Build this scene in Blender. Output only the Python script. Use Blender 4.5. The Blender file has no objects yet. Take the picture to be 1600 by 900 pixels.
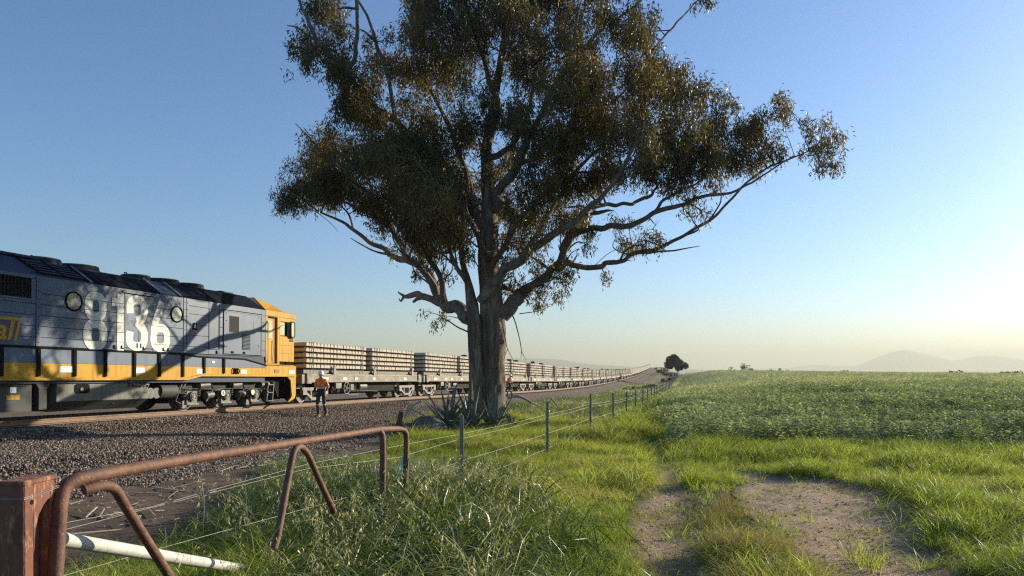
import bpy, bmesh, math, random
import numpy as np
from mathutils import Vector, Matrix, Euler
random.seed(7); rng = np.random.default_rng(11)
R = math.radians
sc = bpy.context.scene
COL = sc.collection

# ------------------------------------------------------------------ camera
EYE = 1.7
cam_d = bpy.data.cameras.new('camera'); cam = bpy.data.objects.new('camera', cam_d); COL.objects.link(cam)
cam.location = (0, 0, EYE); cam.rotation_euler = (R(90), 0, 0)
cam_d.sensor_width = 36; cam_d.lens = 24.75; cam_d.shift_y = 0.0794
cam_d.clip_start = 0.05; cam_d.clip_end = 60000
sc.camera = cam

# ------------------------------------------------------------------ light
SUN_AZ = 58.0      # degrees to the right of the view direction
SUN_EL = 15.0
wd = bpy.data.worlds.new('World'); sc.world = wd; wd.use_nodes = True
wn = wd.node_tree.nodes; wl = wd.node_tree.links
bg = wn['Background']
sky = wn.new('ShaderNodeTexSky'); sky.sky_type = 'NISHITA'; sky.sun_disc = False
sky.sun_elevation = R(SUN_EL); sky.sun_rotation = R(SUN_AZ)
sky.altitude = 0; sky.air_density = 0.98; sky.dust_density = 0.5; sky.ozone_density = 5.0
hs = wn.new('ShaderNodeHueSaturation'); hs.inputs['Saturation'].default_value = 1.05; wl.new(sky.outputs[0], hs.inputs['Color']); wl.new(hs.outputs[0], bg.inputs['Color']); bg.inputs['Strength'].default_value = 0.103
sun_d = bpy.data.lights.new('sun', 'SUN'); sun = bpy.data.objects.new('sun', sun_d); COL.objects.link(sun)
sun_d.energy = 5.0; sun_d.angle = R(0.53); sun_d.color = (1.0, 0.90, 0.70)
sdir = Vector((math.sin(R(SUN_AZ))*math.cos(R(SUN_EL)), math.cos(R(SUN_AZ))*math.cos(R(SUN_EL)), math.sin(R(SUN_EL))))
sun.rotation_euler = (-sdir).to_track_quat('-Z', 'Y').to_euler(); sun.location = (60, 40, 40)
vs = sc.view_settings; vs.view_transform = 'Standard'; vs.look = 'None'; vs.exposure = 0.92; vs.gamma = 1.0
sc.cycles.use_denoising = False; sc.cycles.filter_width = 1.25; sc.cycles.use_adaptive_sampling = False
sc.cycles.max_bounces = 8; sc.cycles.transparent_max_bounces = 8; sc.cycles.volume_bounces = 1
sc.cycles.transmission_bounces = 6; sc.cycles.diffuse_bounces = 4

# ------------------------------------------------------------------ helpers
def tag(o, label=None, cat=None, group=None, kind=None):
    if label: o['label'] = label
    if cat: o['category'] = cat
    if group: o['group'] = group
    if kind: o['kind'] = kind
    return o

def empty(name, loc=(0, 0, 0), rot=(0, 0, 0)):
    o = bpy.data.objects.new(name, None); COL.objects.link(o)
    o.location = loc; o.rotation_euler = rot; o.empty_display_size = 0.2
    return o

def mesh_obj(name, verts, faces, mat=None, parent=None, smooth=False):
    me = bpy.data.meshes.new(name); me.from_pydata(verts, [], faces); me.update()
    return link_mesh(name, me, mat, parent, smooth)

def link_mesh(name, me, mat=None, parent=None, smooth=False):
    o = bpy.data.objects.new(name, me); COL.objects.link(o)
    for m in (mat if isinstance(mat, (list, tuple)) else [mat]):
        if m: me.materials.append(m)
    if parent: o.parent = parent
    if smooth: me.polygons.foreach_set('use_smooth', [True]*len(me.polygons))
    return o

def np_mesh(name, V, F, mat=None, parent=None, smooth=False, attrs=None):
    """V (n,3) float, F (m,k) int with constant k"""
    V = np.asarray(V, dtype=np.float32); F = np.asarray(F, dtype=np.int32)
    me = bpy.data.meshes.new(name); k = F.shape[1]
    me.vertices.add(len(V)); me.vertices.foreach_set('co', V.ravel())
    me.loops.add(F.size); me.loops.foreach_set('vertex_index', F.ravel())
    me.polygons.add(len(F)); me.polygons.foreach_set('loop_start', np.arange(0, F.size, k, dtype=np.int32))
    for an, av in (attrs or {}).items():
        a = me.attributes.new(an, 'FLOAT', 'POINT'); a.data.foreach_set('value', np.asarray(av, dtype=np.float32))
    me.update(calc_edges=True); me.validate()
    if name is None: return me
    return link_mesh(name, me, mat, parent, smooth)

class MB:
    """collects shapes, then links them as one mesh object"""
    def __init__(s): s.v = []; s.f = []; s.m = []; s.cur = 0
    def add(s, vs, fs):
        b = len(s.v); s.v += [tuple(v) for v in vs]; s.f += [tuple(b+i for i in f) for f in fs]; s.m += [s.cur]*len(fs); return s
    def box(s, c, d, rot=None):
        hx, hy, hz = d[0]/2, d[1]/2, d[2]/2
        vs = [Vector((x, y, z)) for x in (-hx, hx) for y in (-hy, hy) for z in (-hz, hz)]
        if rot: q = Euler(rot).to_matrix(); vs = [q @ v for v in vs]
        c = Vector(c)
        return s.add([v+c for v in vs], [(0, 1, 3, 2), (4, 6, 7, 5), (0, 4, 5, 1), (2, 3, 7, 6), (0, 2, 6, 4), (1, 5, 7, 3)])
    def bb(s, x0, x1, y0, y1, z0, z1): return s.box(((x0+x1)/2, (y0+y1)/2, (z0+z1)/2), (abs(x1-x0), abs(y1-y0), abs(z1-z0)))
    def tube(s, pts, r, n=8, cap=True):
        pts = [Vector(p) for p in pts]; k = len(pts)
        rs = r if isinstance(r, (list, tuple)) else [r]*k
        vs = []; prev = None
        for i, p in enumerate(pts):
            t = (pts[min(i+1, k-1)]-pts[max(i-1, 0)]).normalized()
            if prev is None:
                a = Vector((0, 0, 1)) if abs(t.z) < .9 else Vector((1, 0, 0)); u = t.cross(a).normalized()
            else: u = (prev - t*prev.dot(t)).normalized()
            prev = u; w = t.cross(u)
            for j in range(n):
                an = 2*math.pi*j/n; vs.append(p+(u*math.cos(an)+w*math.sin(an))*rs[i])
        fs = [(i*n+j, i*n+(j+1) % n, (i+1)*n+(j+1) % n, (i+1)*n+j) for i in range(k-1) for j in range(n)]
        if cap: fs += [tuple(range(n-1, -1, -1)), tuple((k-1)*n+j for j in range(n))]
        return s.add(vs, fs)
    def cyl(s, a, b, r, n=14, r2=None): return s.tube([a, b], [r, r if r2 is None else r2], n)
    def ring(s, c, axis, R_, r, n=18, m=6):
        c = Vector(c); ax = Vector(axis).normalized(); a = Vector((0, 0, 1)) if abs(ax.z) < .9 else Vector((1, 0, 0))
        u = ax.cross(a).normalized(); w = ax.cross(u); vs = []; fs = []
        for i in range(n):
            t = 2*math.pi*i/n; d = u*math.cos(t)+w*math.sin(t)
            for j in range(m):
                q = 2*math.pi*j/m; vs.append(c+d*(R_+r*math.cos(q))+ax*r*math.sin(q))
        for i in range(n):
            for j in range(m): fs.append((i*m+j, ((i+1) % n)*m+j, ((i+1) % n)*m+(j+1) % m, i*m+(j+1) % m))
        return s.add(vs, fs)
    def prism(s, prof, a0, a1, axis='x'):
        """prof: list of 2-D points; extruded along axis ('x': prof=(y,z); 'y': prof=(x,z); 'z': prof=(x,y))"""
        n = len(prof)
        def P(p, a): return {'x': (a, p[0], p[1]), 'y': (p[0], a, p[1]), 'z': (p[0], p[1], a)}[axis]
        vs = [P(p, a0) for p in prof]+[P(p, a1) for p in prof]
        fs = [(i, (i+1) % n, n+(i+1) % n, n+i) for i in range(n)]+[tuple(range(n-1, -1, -1)), tuple(range(n, 2*n))]
        return s.add(vs, fs)
    def build(s, name, mat, parent=None, smooth=False, bevel=0):
        me = bpy.data.meshes.new(name); me.from_pydata(s.v, [], s.f)
        bm = bmesh.new(); bm.from_mesh(me); bmesh.ops.recalc_face_normals(bm, faces=bm.faces)
        if bevel: bmesh.ops.bevel(bm, geom=list(bm.edges), offset=bevel, segments=1, affect='EDGES', clamp_overlap=True)
        bm.to_mesh(me); bm.free()
        o = link_mesh(name, me, mat, parent, False)
        if not bevel and isinstance(mat, (list, tuple)): me.polygons.foreach_set('material_index', s.m)
        if smooth:
            me.polygons.foreach_set('use_smooth', [True]*len(me.polygons))
            try: me.set_sharp_from_angle(angle=R(40))
            except Exception: pass
        return o

def kids(o): return [c for c in list(o.children)]
def copy_tree(o, parent=None):
    c = o.copy(); COL.objects.link(c)
    if parent: c.parent = parent
    for ch in kids(o): copy_tree(ch, c)
    return c

def catmull(pts, n=6):
    """smooth polyline through tuples of any width"""
    P = np.array(pts, dtype=float); out = []
    for i in range(len(P)-1):
        p0, p1, p2, p3 = P[max(i-1, 0)], P[i], P[i+1], P[min(i+2, len(P)-1)]
        for k in range(n):
            t = k/n; out.append(.5*((2*p1)+(-p0+p2)*t+(2*p0-5*p1+4*p2-p3)*t*t+(-p0+3*p1-3*p2+p3)*t**3))
    out.append(P[-1]); return np.array(out)

def sstep(a, b, x): t = np.clip((np.asarray(x, dtype=float)-a)/(b-a), 0, 1); return t*t*(3-2*t)
_perm = np.random.default_rng(3).random((256, 256))
def vnoise(x, y, s=1.0, o=0):
    x = np.asarray(x, dtype=float)/s+o*17.3+500; y = np.asarray(y, dtype=float)/s+o*31.7+500
    xi = np.floor(x).astype(int); yi = np.floor(y).astype(int); fx = x-xi; fy = y-yi
    fx = fx*fx*(3-2*fx); fy = fy*fy*(3-2*fy); g = lambda a, b: _perm[a % 256, b % 256]
    return (g(xi, yi)*(1-fx)+g(xi+1, yi)*fx)*(1-fy)+(g(xi, yi+1)*(1-fx)+g(xi+1, yi+1)*fx)*fy
def fbm(x, y, s=1.0, o=0): return .55*vnoise(x, y, s, o)+.3*vnoise(x, y, s/2.1, o+1)+.15*vnoise(x, y, s/4.3, o+2)

# ------------------------------------------------------------------ materials
class NT:
    def __init__(s, name):
        s.mat = bpy.data.materials.new(name); s.mat.use_nodes = True; s.t = s.mat.node_tree
        s.b = s.t.nodes['Principled BSDF']; s.out = s.t.nodes['Material Output']
    def n(s, typ, **kw):
        nd = s.t.nodes.new(typ)
        for k, v in kw.items(): setattr(nd, k, v)
        return nd
    def l(s, a, b): s.t.links.new(a, b)
    def coord(s, scale=(1, 1, 1), kind='Object'):
        tc = s.n('ShaderNodeTexCoord'); mp = s.n('ShaderNodeMapping'); mp.inputs['Scale'].default_value = scale
        s.l(tc.outputs[kind], mp.inputs[0]); return mp.outputs[0]
    def noise(s, co, scale, detail=4, rough=.55):
        x = s.n('ShaderNodeTexNoise'); x.inputs['Scale'].default_value = scale; x.inputs['Detail'].default_value = detail
        x.inputs['Roughness'].default_value = rough; s.l(co, x.inputs['Vector']); return x.outputs['Fac']
    def ramp(s, fac, stops):
        r = s.n('ShaderNodeValToRGB'); e = r.color_ramp.elements
        while len(e) < len(stops): e.new(.5)
        for q, (p, c) in zip(e, stops): q.position = p; q.color = (*c, 1) if len(c) == 3 else c
        s.l(fac, r.inputs[0]); return r.outputs[0]
    def mix(s, fac, a, b, bt='MIX'):
        m = s.n('ShaderNodeMix', data_type='RGBA', blend_type=bt)
        for sock, v in ((m.inputs[0], fac), (m.inputs[6], a), (m.inputs[7], b)):
            if hasattr(v, 'links'): s.l(v, sock)
            elif isinstance(v, (tuple, list)): sock.default_value = (*v, 1) if len(v) == 3 else v
            else: sock.default_value = v
        return m.outputs[2]
    def bump(s, h, strength=.3, dist=.02):
        b = s.n('ShaderNodeBump'); b.inputs['Strength'].default_value = strength; b.inputs['Distance'].default_value = dist
        s.l(h, b.inputs['Height']); s.l(b.outputs[0], s.b.inputs['Normal']); return b
    def attr(s, name, kind='GEOMETRY'):
        a = s.n('ShaderNodeAttribute', attribute_type=kind, attribute_name=name); return a.outputs['Fac']

def pmat(name, c1, c2=None, scale=3, rough=.6, metal=0, bump=0, bscale=40, c3=None, c3_at=.66, stretch=(1, 1, 1), spec=.5, bd=.01, streak=0):
    m = NT(name); co = m.coord(stretch); f = m.noise(co, scale, 6, .6)
    col = m.ramp(f, [(.32, c1), (.66, c2 or c1)])
    if c3:
        g = m.noise(co, scale*2.7, 8, .7); col = m.mix(m.ramp(g, [(c3_at-.05, (0, 0, 0)), (c3_at+.06, (1, 1, 1))]), col, c3)
    if streak:
        h = m.noise(m.coord((4.5, 4.5, .35)), 2.2, 7, .65); col = m.mix(m.ramp(h, [(.46, (0, 0, 0)), (.72, (streak, streak, streak))]), col, (.055, .045, .036))
    m.l(col, m.b.inputs['Base Color']); m.b.inputs['Roughness'].default_value = rough; m.b.inputs['Metallic'].default_value = metal
    m.b.inputs['Specular IOR Level'].default_value = spec
    if bump: m.bump(m.noise(co, bscale, 5), bump, bd)
    return m.mat

def leafmat(name, stops, trans=.4, rough=.5, attr='tint', kind='INSTANCER', tip=None, tipcol=(.5, .43, .25), tcol=None, spec=.35):
    m = NT(name); col = m.ramp(m.attr(attr, kind), stops)
    if tip is not None:
        u = m.attr('tip'); col = m.mix(m.ramp(u, [(tip, (0, 0, 0)), (min(1, tip+.25), (1, 1, 1))]), col, tipcol)
    m.l(col, m.b.inputs['Base Color']); m.b.inputs['Roughness'].default_value = rough
    m.b.inputs['Specular IOR Level'].default_value = spec
    t = m.n('ShaderNodeBsdfTranslucent'); m.l(m.mix(1.0, col, tcol or (1.0, 1.0, .55), 'MULTIPLY'), t.inputs[0])
    x = m.n('ShaderNodeMixShader'); x.inputs[0].default_value = trans
    m.l(m.b.outputs[0], x.inputs[1]); m.l(t.outputs[0], x.inputs[2]); m.l(x.outputs[0], m.out.inputs['Surface']); return m.mat

M = {}
M['blue'] = pmat('weathered blue grey paint', (.085, .116, .172), (.115, .148, .205), 1.3, .45, c3=(.12, .125, .15), c3_at=.70, spec=.25, streak=.35)
M['navy'] = pmat('dark navy roof paint', (.004, .005, .011), (.006, .008, .017), 3, .85, spec=.1)
M['roofblue'] = pmat('dull blue roof paint', (.030, .040, .072), (.042, .054, .09), 2, .6, c3=(.03, .03, .04), spec=.25)
M['yellow'] = pmat('safety yellow paint', (.50, .255, .012), (.56, .30, .02), 1.5, .55, streak=.45, spec=.2, c3=(.42, .21, .035), c3_at=.70)
M['cream'] = pmat('cream lettering paint', (.66, .645, .54), (.74, .72, .60), 2, .6, streak=.25, c3=(.40, .39, .34), c3_at=.7)
M['black'] = pmat('black underframe paint', (.006, .006, .006), (.013, .012, .011), 4, .9, spec=.15)
M['dark'] = pmat('greasy dark steel', (.010, .009, .008), (.03, .027, .024), 6, .7, bump=.2, spec=.3)
M['greysteel'] = pmat('grey steel fittings', (.07, .066, .06), (.16, .15, .13), 7, .55, c3=(.03, .025, .02), c3_at=.55)
M['lightsteel'] = pmat('pale grey steel', (.20, .18, .15), (.31, .285, .24), 6, .65, c3=(.09, .06, .045), c3_at=.54)
M['tank'] = pmat('grey green tank paint', (.12, .122, .095), (.17, .168, .13), 1.2, .65, streak=.8, c3=(.15, .14, .11), c3_at=.68)
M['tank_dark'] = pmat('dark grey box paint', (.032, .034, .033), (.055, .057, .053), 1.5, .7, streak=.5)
M['white'] = pmat('white label', (.7, .7, .68), (.78, .78, .75), 8, .6)
M['glass'] = pmat('dark window glass', (.03, .035, .04), None, 2, .08)
M['lens'] = pmat('pale porthole glass', (.42, .44, .33), (.52, .53, .4), 5, .15)
M['oldglass'] = pmat('grimy porthole glass', (.16, .17, .13), (.36, .37, .28), 14, .2, c3=(.05, .06, .05), c3_at=.5)
M['rail'] = pmat('rusty rail steel', (.13, .075, .046), (.23, .14, .088), 9, .65, metal=.1)
M['railtop'] = pmat('polished rail head', (.5, .42, .34), None, 9, .35, metal=.7)
M['wheel'] = pmat('wheel steel', (.09, .075, .065), (.15, .13, .11), 8, .5, metal=.3)
M['wagon'] = pmat('faded wagon grey paint', (.20, .19, .16), (.34, .31, .245), 2, .75, streak=.5, c3=(.20, .12, .07), c3_at=.55)
M['wagon_dark'] = pmat('dark wagon frame', (.012, .010, .009), (.028, .024, .02), 5, .85, spec=.2)
M['deck'] = pmat('yellowed deck timber', (.38, .26, .10), (.50, .37, .18), 3, .8, c3=(.2, .13, .07), c3_at=.55)
M['dunnage'] = pmat('dark dunnage', (.03, .024, .02), (.06, .05, .04), 6, .9)
M['concrete'] = pmat('sleeper concrete', (.41, .35, .27), (.54, .465, .365), 2.5, .9, c3=(.30, .25, .2), c3_at=.6, bump=.2, bscale=60)
M['rust'] = pmat('rusted gate pipe', (.085, .036, .022), (.19, .08, .042), 14, .7, metal=.1, c3=(.36, .22, .13), c3_at=.64, bump=.6, bscale=90, bd=.006, streak=.4)
M['rustpost'] = pmat('rusted heavy post', (.10, .036, .024), (.24, .085, .042), 9, .8, c3=(.42, .20, .10), c3_at=.58, bump=.8, bscale=60, stretch=(1, 1, .35), bd=.006)
M['galv'] = pmat('chalky galvanised pipe', (.44, .43, .38), (.56, .55, .48), 10, .6, c3=(.28, .24, .18), c3_at=.60)
M['picket'] = pmat('weathered steel picket', (.15, .145, .14), (.25, .24, .225), 14, .7, metal=.2, c3=(.2, .13, .1))
M['wire'] = pmat('galvanised fence wire', (.26, .25, .23), (.36, .34, .31), 20, .55, metal=.2)
M['barbed'] = M['wire']
M['stone'] = pmat('mossy dark boulder', (.06, .06, .05), (.12, .115, .095), 6, .9, bump=.6, bscale=18, c3=(.22, .215, .185), bd=.03)
M['deadwood'] = pmat('bleached dead wood', (.30, .24, .17), (.46, .39, .29), 8, .85, stretch=(1, 1, 1), bump=.4, bscale=30)
M['stump'] = pmat('dark stump wood', (.05, .035, .03), (.10, .07, .055), 8, .9, bump=.6, bscale=22)
M['twine'] = pmat('pale green twine', (.30, .52, .44), (.4, .62, .53), 9, .7)
M['hivis'] = pmat('orange hi vis cloth', (.95, .20, .02), (1.0, .26, .035), 12, .8)
M['navycloth'] = pmat('navy work cloth', (.02, .022, .035), (.035, .037, .05), 10, .85)
M['reflect'] = pmat('silver reflective tape', (.6, .6, .6), None, 10, .35)
M['helmet'] = pmat('white helmet plastic', (.8, .8, .78), None, 5, .35)
M['skin'] = pmat('sun tanned skin', (.42, .24, .16), (.48, .28, .2), 8, .6)
M['glove'] = pmat('yellow work glove', (.6, .45, .1), (.68, .52, .15), 12, .8)
M['boot'] = pmat('dusty brown boot', (.12, .07, .04), (.18, .11, .07), 12, .8)
M['bushy'] = None

# bark
def bark(name, a, b, c, sc_=(1, 1, .14)):
    m = NT(name); co = m.coord(sc_); f = m.noise(co, 7, 8, .65); g = m.noise(m.coord((1, 1, .3)), 1.7, 4, .6)
    col = m.ramp(f, [(.3, a), (.52, b), (.7, c)])
    col = m.mix(m.ramp(g, [(.56, (0, 0, 0)), (.70, (1, 1, 1))]), col, (.30, .235, .17))
    m.l(col, m.b.inputs['Base Color']); m.b.inputs['Roughness'].default_value = .9
    m.bump(m.mix(.45, f, m.noise(co, 24, 6, .7)), 1.0, .09); return m.mat
M['bark'] = bark('stringy gum bark', (.035, .020, .013), (.16, .102, .066), (.37, .27, .185))
M['limb'] = bark('smooth gum limb', (.085, .06, .045), (.165, .125, .095), (.27, .215, .165), (1, 1, .4))
M['leaf'] = leafmat('gum leaf', [(0, (.045, .045, .016)), (.4, (.13, .11, .034)), (.7, (.26, .175, .055)), (1, (.42, .24, .08))], .46, .45, 'tint', 'GEOMETRY', tcol=(1, .85, .4), spec=.45)
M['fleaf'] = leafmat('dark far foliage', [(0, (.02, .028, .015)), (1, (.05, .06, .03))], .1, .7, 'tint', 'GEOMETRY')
M['grass'] = leafmat('bright pasture grass', [(0, (.14, .20, .028)), (.5, (.31, .375, .05)), (.85, (.44, .49, .09)), (1, (.50, .43, .16))], .55, .45, tip=.8, tipcol=(.42, .4, .14))
M['tall'] = leafmat('tall seeding grass', [(0, (.055, .095, .02)), (.5, (.17, .225, .05)), (.78, (.32, .33, .13)), (1, (.68, .62, .42))], .42, .32, tip=.92, tipcol=(.55, .48, .30))
M['dry'] = leafmat('dry fine grass', [(0, (.12, .15, .03)), (.5, (.22, .19, .06)), (1, (.36, .22, .10))], .4, .6, tip=.5, tipcol=(.45, .3, .14))
M['crop'] = leafmat('bean crop leaf', [(0, (.16, .22, .12)), (.5, (.34, .39, .225)), (1, (.58, .59, .38))], .42, .6, tcol=(1, 1, .45), spec=.12)
M['agave'] = leafmat('agave leaf', [(0, (.09, .12, .10)), (1, (.2, .22, .17))], .08, .45, 'tint', 'OBJECT')
M['palecrop'] = leafmat('pale far crop', [(0, (.24, .28, .15)), (.5, (.46, .49, .27)), (1, (.64, .63, .37))], .5, .6, tcol=(1, 1, .6), spec=.2)  # far plants get a paler, greyer leaf colour than the near crop
def gravelmat(name, stops, kind='INSTANCER'):
    m = NT(name); i = m.n('ShaderNodeNewGeometry'); col = m.ramp(i.outputs['Random Per Island'], stops)
    m.l(col, m.b.inputs['Base Color']); m.b.inputs['Roughness'].default_value = .85; return m.mat
M['stones'] = gravelmat('ballast stone', [(0, (.045, .036, .03)), (.4, (.135, .098, .073)), (.7, (.22, .16, .118)), (1, (.36, .28, .21))])
M['agave'] = pmat('grey green agave leaf', (.06, .08, .06), (.15, .17, .125), 4, .4, c3=(.32, .30, .21), c3_at=.60)

# ------------------------------------------------------------------ terrain functions
_yt = np.arange(-60, 900, .5)
_sl = .291-.066*sstep(45, 95, _yt)
_xt = np.concatenate([[0], np.cumsum(_sl[:-1]*.5)]); _xt = _xt-np.interp(0, _yt, _xt)-18.80
def trackX(y): return np.interp(y, _yt, _xt)
def smooth_tab(ys, zs, k=31):
    z = np.interp(_yt, ys, zs); w = np.hanning(k); w /= w.sum(); return np.convolve(np.pad(z, k//2, mode='edge'), w, 'valid')
_rz = smooth_tab([-60, 0, 23, 42, 64, 82, 112, 160, 220, 282, 400, 500, 620, 900], [1.382, .62, .33, .09, -.30, -.6, -.95, -1.14, -1.0, -.6, 1.0, 2.8, 3.6, -6], 25)
def railZ(y): return np.where(np.asarray(y) < 40, .62-.0127*np.asarray(y, dtype=float), np.interp(y, _yt, _rz))
_nc = smooth_tab([-60, 8, 14, 24, 40, 64, 90, 112, 160, 220, 282, 400, 500, 580, 700, 900], [0, -.05, -.22, -.32, -.6, -1.1, -1.6, -1.9, -2.1, -1.8, -1.2, .2, 2.0, 2.2, -6, -12], 21)
_ff = smooth_tab([-60, 20, 40, 80, 130, 180, 225, 300, 450, 700, 899], [0, 0, .12, .5, 1.0, 1.32, 1.30, .2, -5, -13, -18], 21)
def offD(x, y): return (np.asarray(x)-trackX(y))*.962
def ground(x, y, bumps=True):
    x = np.asarray(x, dtype=float); y = np.asarray(y, dtype=float); yc = np.clip(y, -59, 895)
    d = offD(x, yc); nc = np.interp(yc, _yt, _nc); ff = np.interp(yc, _yt, _ff)
    ff = ff-.0108*np.clip(x-42, 0, 400)*sstep(50, 180, y)
    t = sstep(8, 26, d); z = nc*(1-t)+ff*t
    z = np.where(d < 0, nc-.15*sstep(-4, -12, d)*0-6*sstep(20, 200, -d), z)
    far = sstep(500, 1300, np.hypot(x, y)); z = z*(1-far)-22*far
    if bumps:
        near = 1-sstep(60, 160, y)
        z = z+near*(fbm(x, y, 2.6, 5)-.5)*.16+(fbm(x, y, 30, 9)-.5)*.25*sstep(30, 90, y)*(1-far)
        # mound at the foot of the big gum, and the rise under the boulder
        z = z+.30*np.exp(-((x+.9)**2+(y-24)**2)/6.0)+.15*np.exp(-((x+2.6)**2+(y-22.5)**2)/3.0)
        z = z-.05*np.maximum(rutA(x, y), rutB(x, y))
    return z
def poly_dist(x, y, pts):
    x = np.asarray(x, dtype=float); y = np.asarray(y, dtype=float); best = np.full(x.shape, 1e9); wb = np.zeros(x.shape)
    for (x0, y0, w0), (x1, y1, w1) in zip(pts[:-1], pts[1:]):
        dx, dy = x1-x0, y1-y0; t = np.clip(((x-x0)*dx+(y-y0)*dy)/(dx*dx+dy*dy), 0, 1)
        dd = np.hypot(x-x0-dx*t, y-y0-dy*t)-(w0+(w1-w0)*t); best = np.minimum(best, dd)
    return best
RUT_A = [(1.30, 4.0, .15), (1.42, 6.2, .22), (1.62, 7.6, .36), (1.85, 8.6, .38), (2.3, 10.4, .27), (2.85, 13, .16), (3.15, 15.5, .10), (3.6, 17.5, .1)]
RUT_B = [(2.9, 4.0, .7), (3.15, 5.8, .72), (3.32, 6.5, .68), (3.5, 7.4, .74), (3.8, 8.4, .95), (4.15, 9.6, .95), (4.3, 10.6, .6), (3.7, 12.0, .2)]
def rutA(x, y): return 1-sstep(-.12, .16, poly_dist(x, y, RUT_A)+(fbm(x, y, .7, 21)-.5)*.55)
def rutB(x, y): return 1-sstep(-.12, .16, poly_dist(x, y, RUT_B)+(fbm(x, y, .7, 22)-.5)*.6)
_FY = [-20, 3, 10, 14.4, 18.8, 23.2, 27.6, 32, 36.4, 45, 60, 90, 150, 200, 260, 500]
_FX = [-10.4, -3.02, -.71, .72, 2.1, 3.32, 4.5, 5.63, 6.77, 8.9, 12.6, 20.0, 34.5, 47, 61, 120]
def fenceX(y): return np.interp(y, _FY, _FX)
def cropmask(x, y):
    w = (fbm(x, y, 2.2, 31)-.5)+.9*(fbm(x, y, .7, 32)-.5)
    left = np.where(y < 30, 3.75+.165*(y-16.5), 5.98+.245*(y-30))+w*.9
    front = 16.6-.13*(x-4)+w*2.2
    return (x > left) & (y > front)
def bare(x, y):
    """bare dirt and litter between the ballast and the pasture"""
    d = offD(x, y); n = (fbm(x, y, 1.6, 41)-.5)
    lim = np.where(y < 24, -3.05+.03*(y-9), -2.5-.75*(y-24))+n*1.6
    return (1-sstep(-.5, .5, x-lim))*(y < 40)+0.0

# ------------------------------------------------------------------ ground sheet
def ground_mat():
    m = NT('ground soil and pasture'); co = m.coord(kind='Object')
    n1 = m.noise(co, 2.5, 8, .65); n2 = m.noise(co, 18, 6, .6); n3 = m.noise(m.coord((1, .25, 1)), .12, 6, .6)
    dirt = m.ramp(n1, [(.3, (.12, .085, .06)), (.7, (.27, .20, .14))]); dirt = m.mix(m.ramp(n2, [(.55, (0, 0, 0)), (.75, (1, 1, 1))]), dirt, (.12, .08, .055))
    path = m.ramp(n1, [(.3, (.46, .30, .19)), (.7, (.70, .51, .355))]); n4 = m.noise(co, 75, 5, .7); path = m.mix(m.ramp(n2, [(.55, (0, 0, 0)), (.70, (1, 1, 1))]), path, (.24, .14, .085)); path = m.mix(m.ramp(n4, [(.56, (0, 0, 0)), (.66, (1, 1, 1))]), path, (.26, .165, .10)); path = m.mix(m.ramp(n4, [(.30, (1, 1, 1)), (.38, (0, 0, 0))]), path, (.66, .54, .40))
    grs = m.ramp(n2, [(.3, (.05, .075, .018)), (.7, (.10, .125, .03))])
    fld = m.ramp(n3, [(.3, (.30, .34, .14)), (.5, (.37, .40, .17)), (.7, (.46, .45, .20))])
    fld = m.mix(m.ramp(m.noise(co, 1.6, 6, .7), [(.35, (0, 0, 0)), (.7, (1, 1, 1))]), fld, (.24, .28, .11))
    col = m.mix(m.attr('w_dirt'), grs, dirt); col = m.mix(m.attr('w_field'), col, fld); col = m.mix(m.attr('w_track'), col, (.33, .25, .15)); col = m.mix(m.attr('w_path'), col, path)
    m.l(col, m.b.inputs['Base Color']); m.b.inputs['Roughness'].default_value = .95; m.b.inputs['Specular IOR Level'].default_value = .15
    m.bump(m.noise(co, 16, 10, .78), 1.0, .09); return m.mat
M['ground'] = ground_mat()

def axis_steps(segs):
    out = [segs[0][0]]
    for a, b, s0, s1 in segs:
        x = a
        while x < b-1e-6:
            f = (x-a)/(b-a); x = min(b, x+s0+(s1-s0)*f); out.append(x)
    return np.array(out)
def gweights(X, Y):
    d = offD(X, np.clip(Y, -59, 895))
    wp = np.maximum(rutA(X, Y), rutB(X, Y))
    wdirt = np.maximum(bare(X, Y), (1-sstep(5, 8, d))*sstep(-60, -2, Y))*(Y < 260)
    wdirt = np.maximum(wdirt, .8*sstep(.35, .6, fbm(X, Y, 3, 52))*(X < np.interp(Y, _FY, _FX)-.5)*sstep(24, 32, Y)*(Y < 260))
    wfield = (sstep(0, 6, X-np.interp(Y, _FY, _FX))*sstep(18, 40, Y)); wfield = np.where(Y > 420, 1, wfield)
    n = fbm(X, Y, 6, 51)
    wtrack = (np.exp(-((d-9.5)/2.2)**2)*sstep(110, 160, Y)*(1-sstep(330, 420, Y)))*.9
    wtrack = np.maximum(wtrack, sstep(.46, .7, n)*(d < 13)*(d > 4)*sstep(70, 110, Y)*.5)
    # two wheel lines through the far paddock
    for q in (0, 2.4):
        lx = .263*Y+6+q-26*sstep(90, 190, Y)*0; wd_ = np.exp(-((X-(46+q*1.1+(185-Y)*-.02))/.5)**2)
    return wdirt, wfield, wtrack, wp
gx = np.concatenate([-axis_steps([(14, 60, .8, 4), (60, 600, 6, 60), (600, 16000, 120, 3000)])[::-1], axis_steps([(-14, 14, .22, .22)])[1:-1], axis_steps([(14, 60, .5, 1.5), (60, 200, 2, 6), (200, 600, 8, 60), (600, 16000, 120, 3000)])])
gy = np.concatenate([axis_steps([(-200, -6, 40, 6), (-6, 4, 2, .4), (4, 22, .22, .25), (22, 60, .3, .8), (60, 240, 1.0, 5), (240, 900, 6, 40), (900, 20000, 80, 2500)])])
GX, GY = np.meshgrid(gx, gy); GZ = ground(GX, GY)
nx, ny = len(gx), len(gy); ii = np.arange(nx*ny).reshape(ny, nx)
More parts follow.
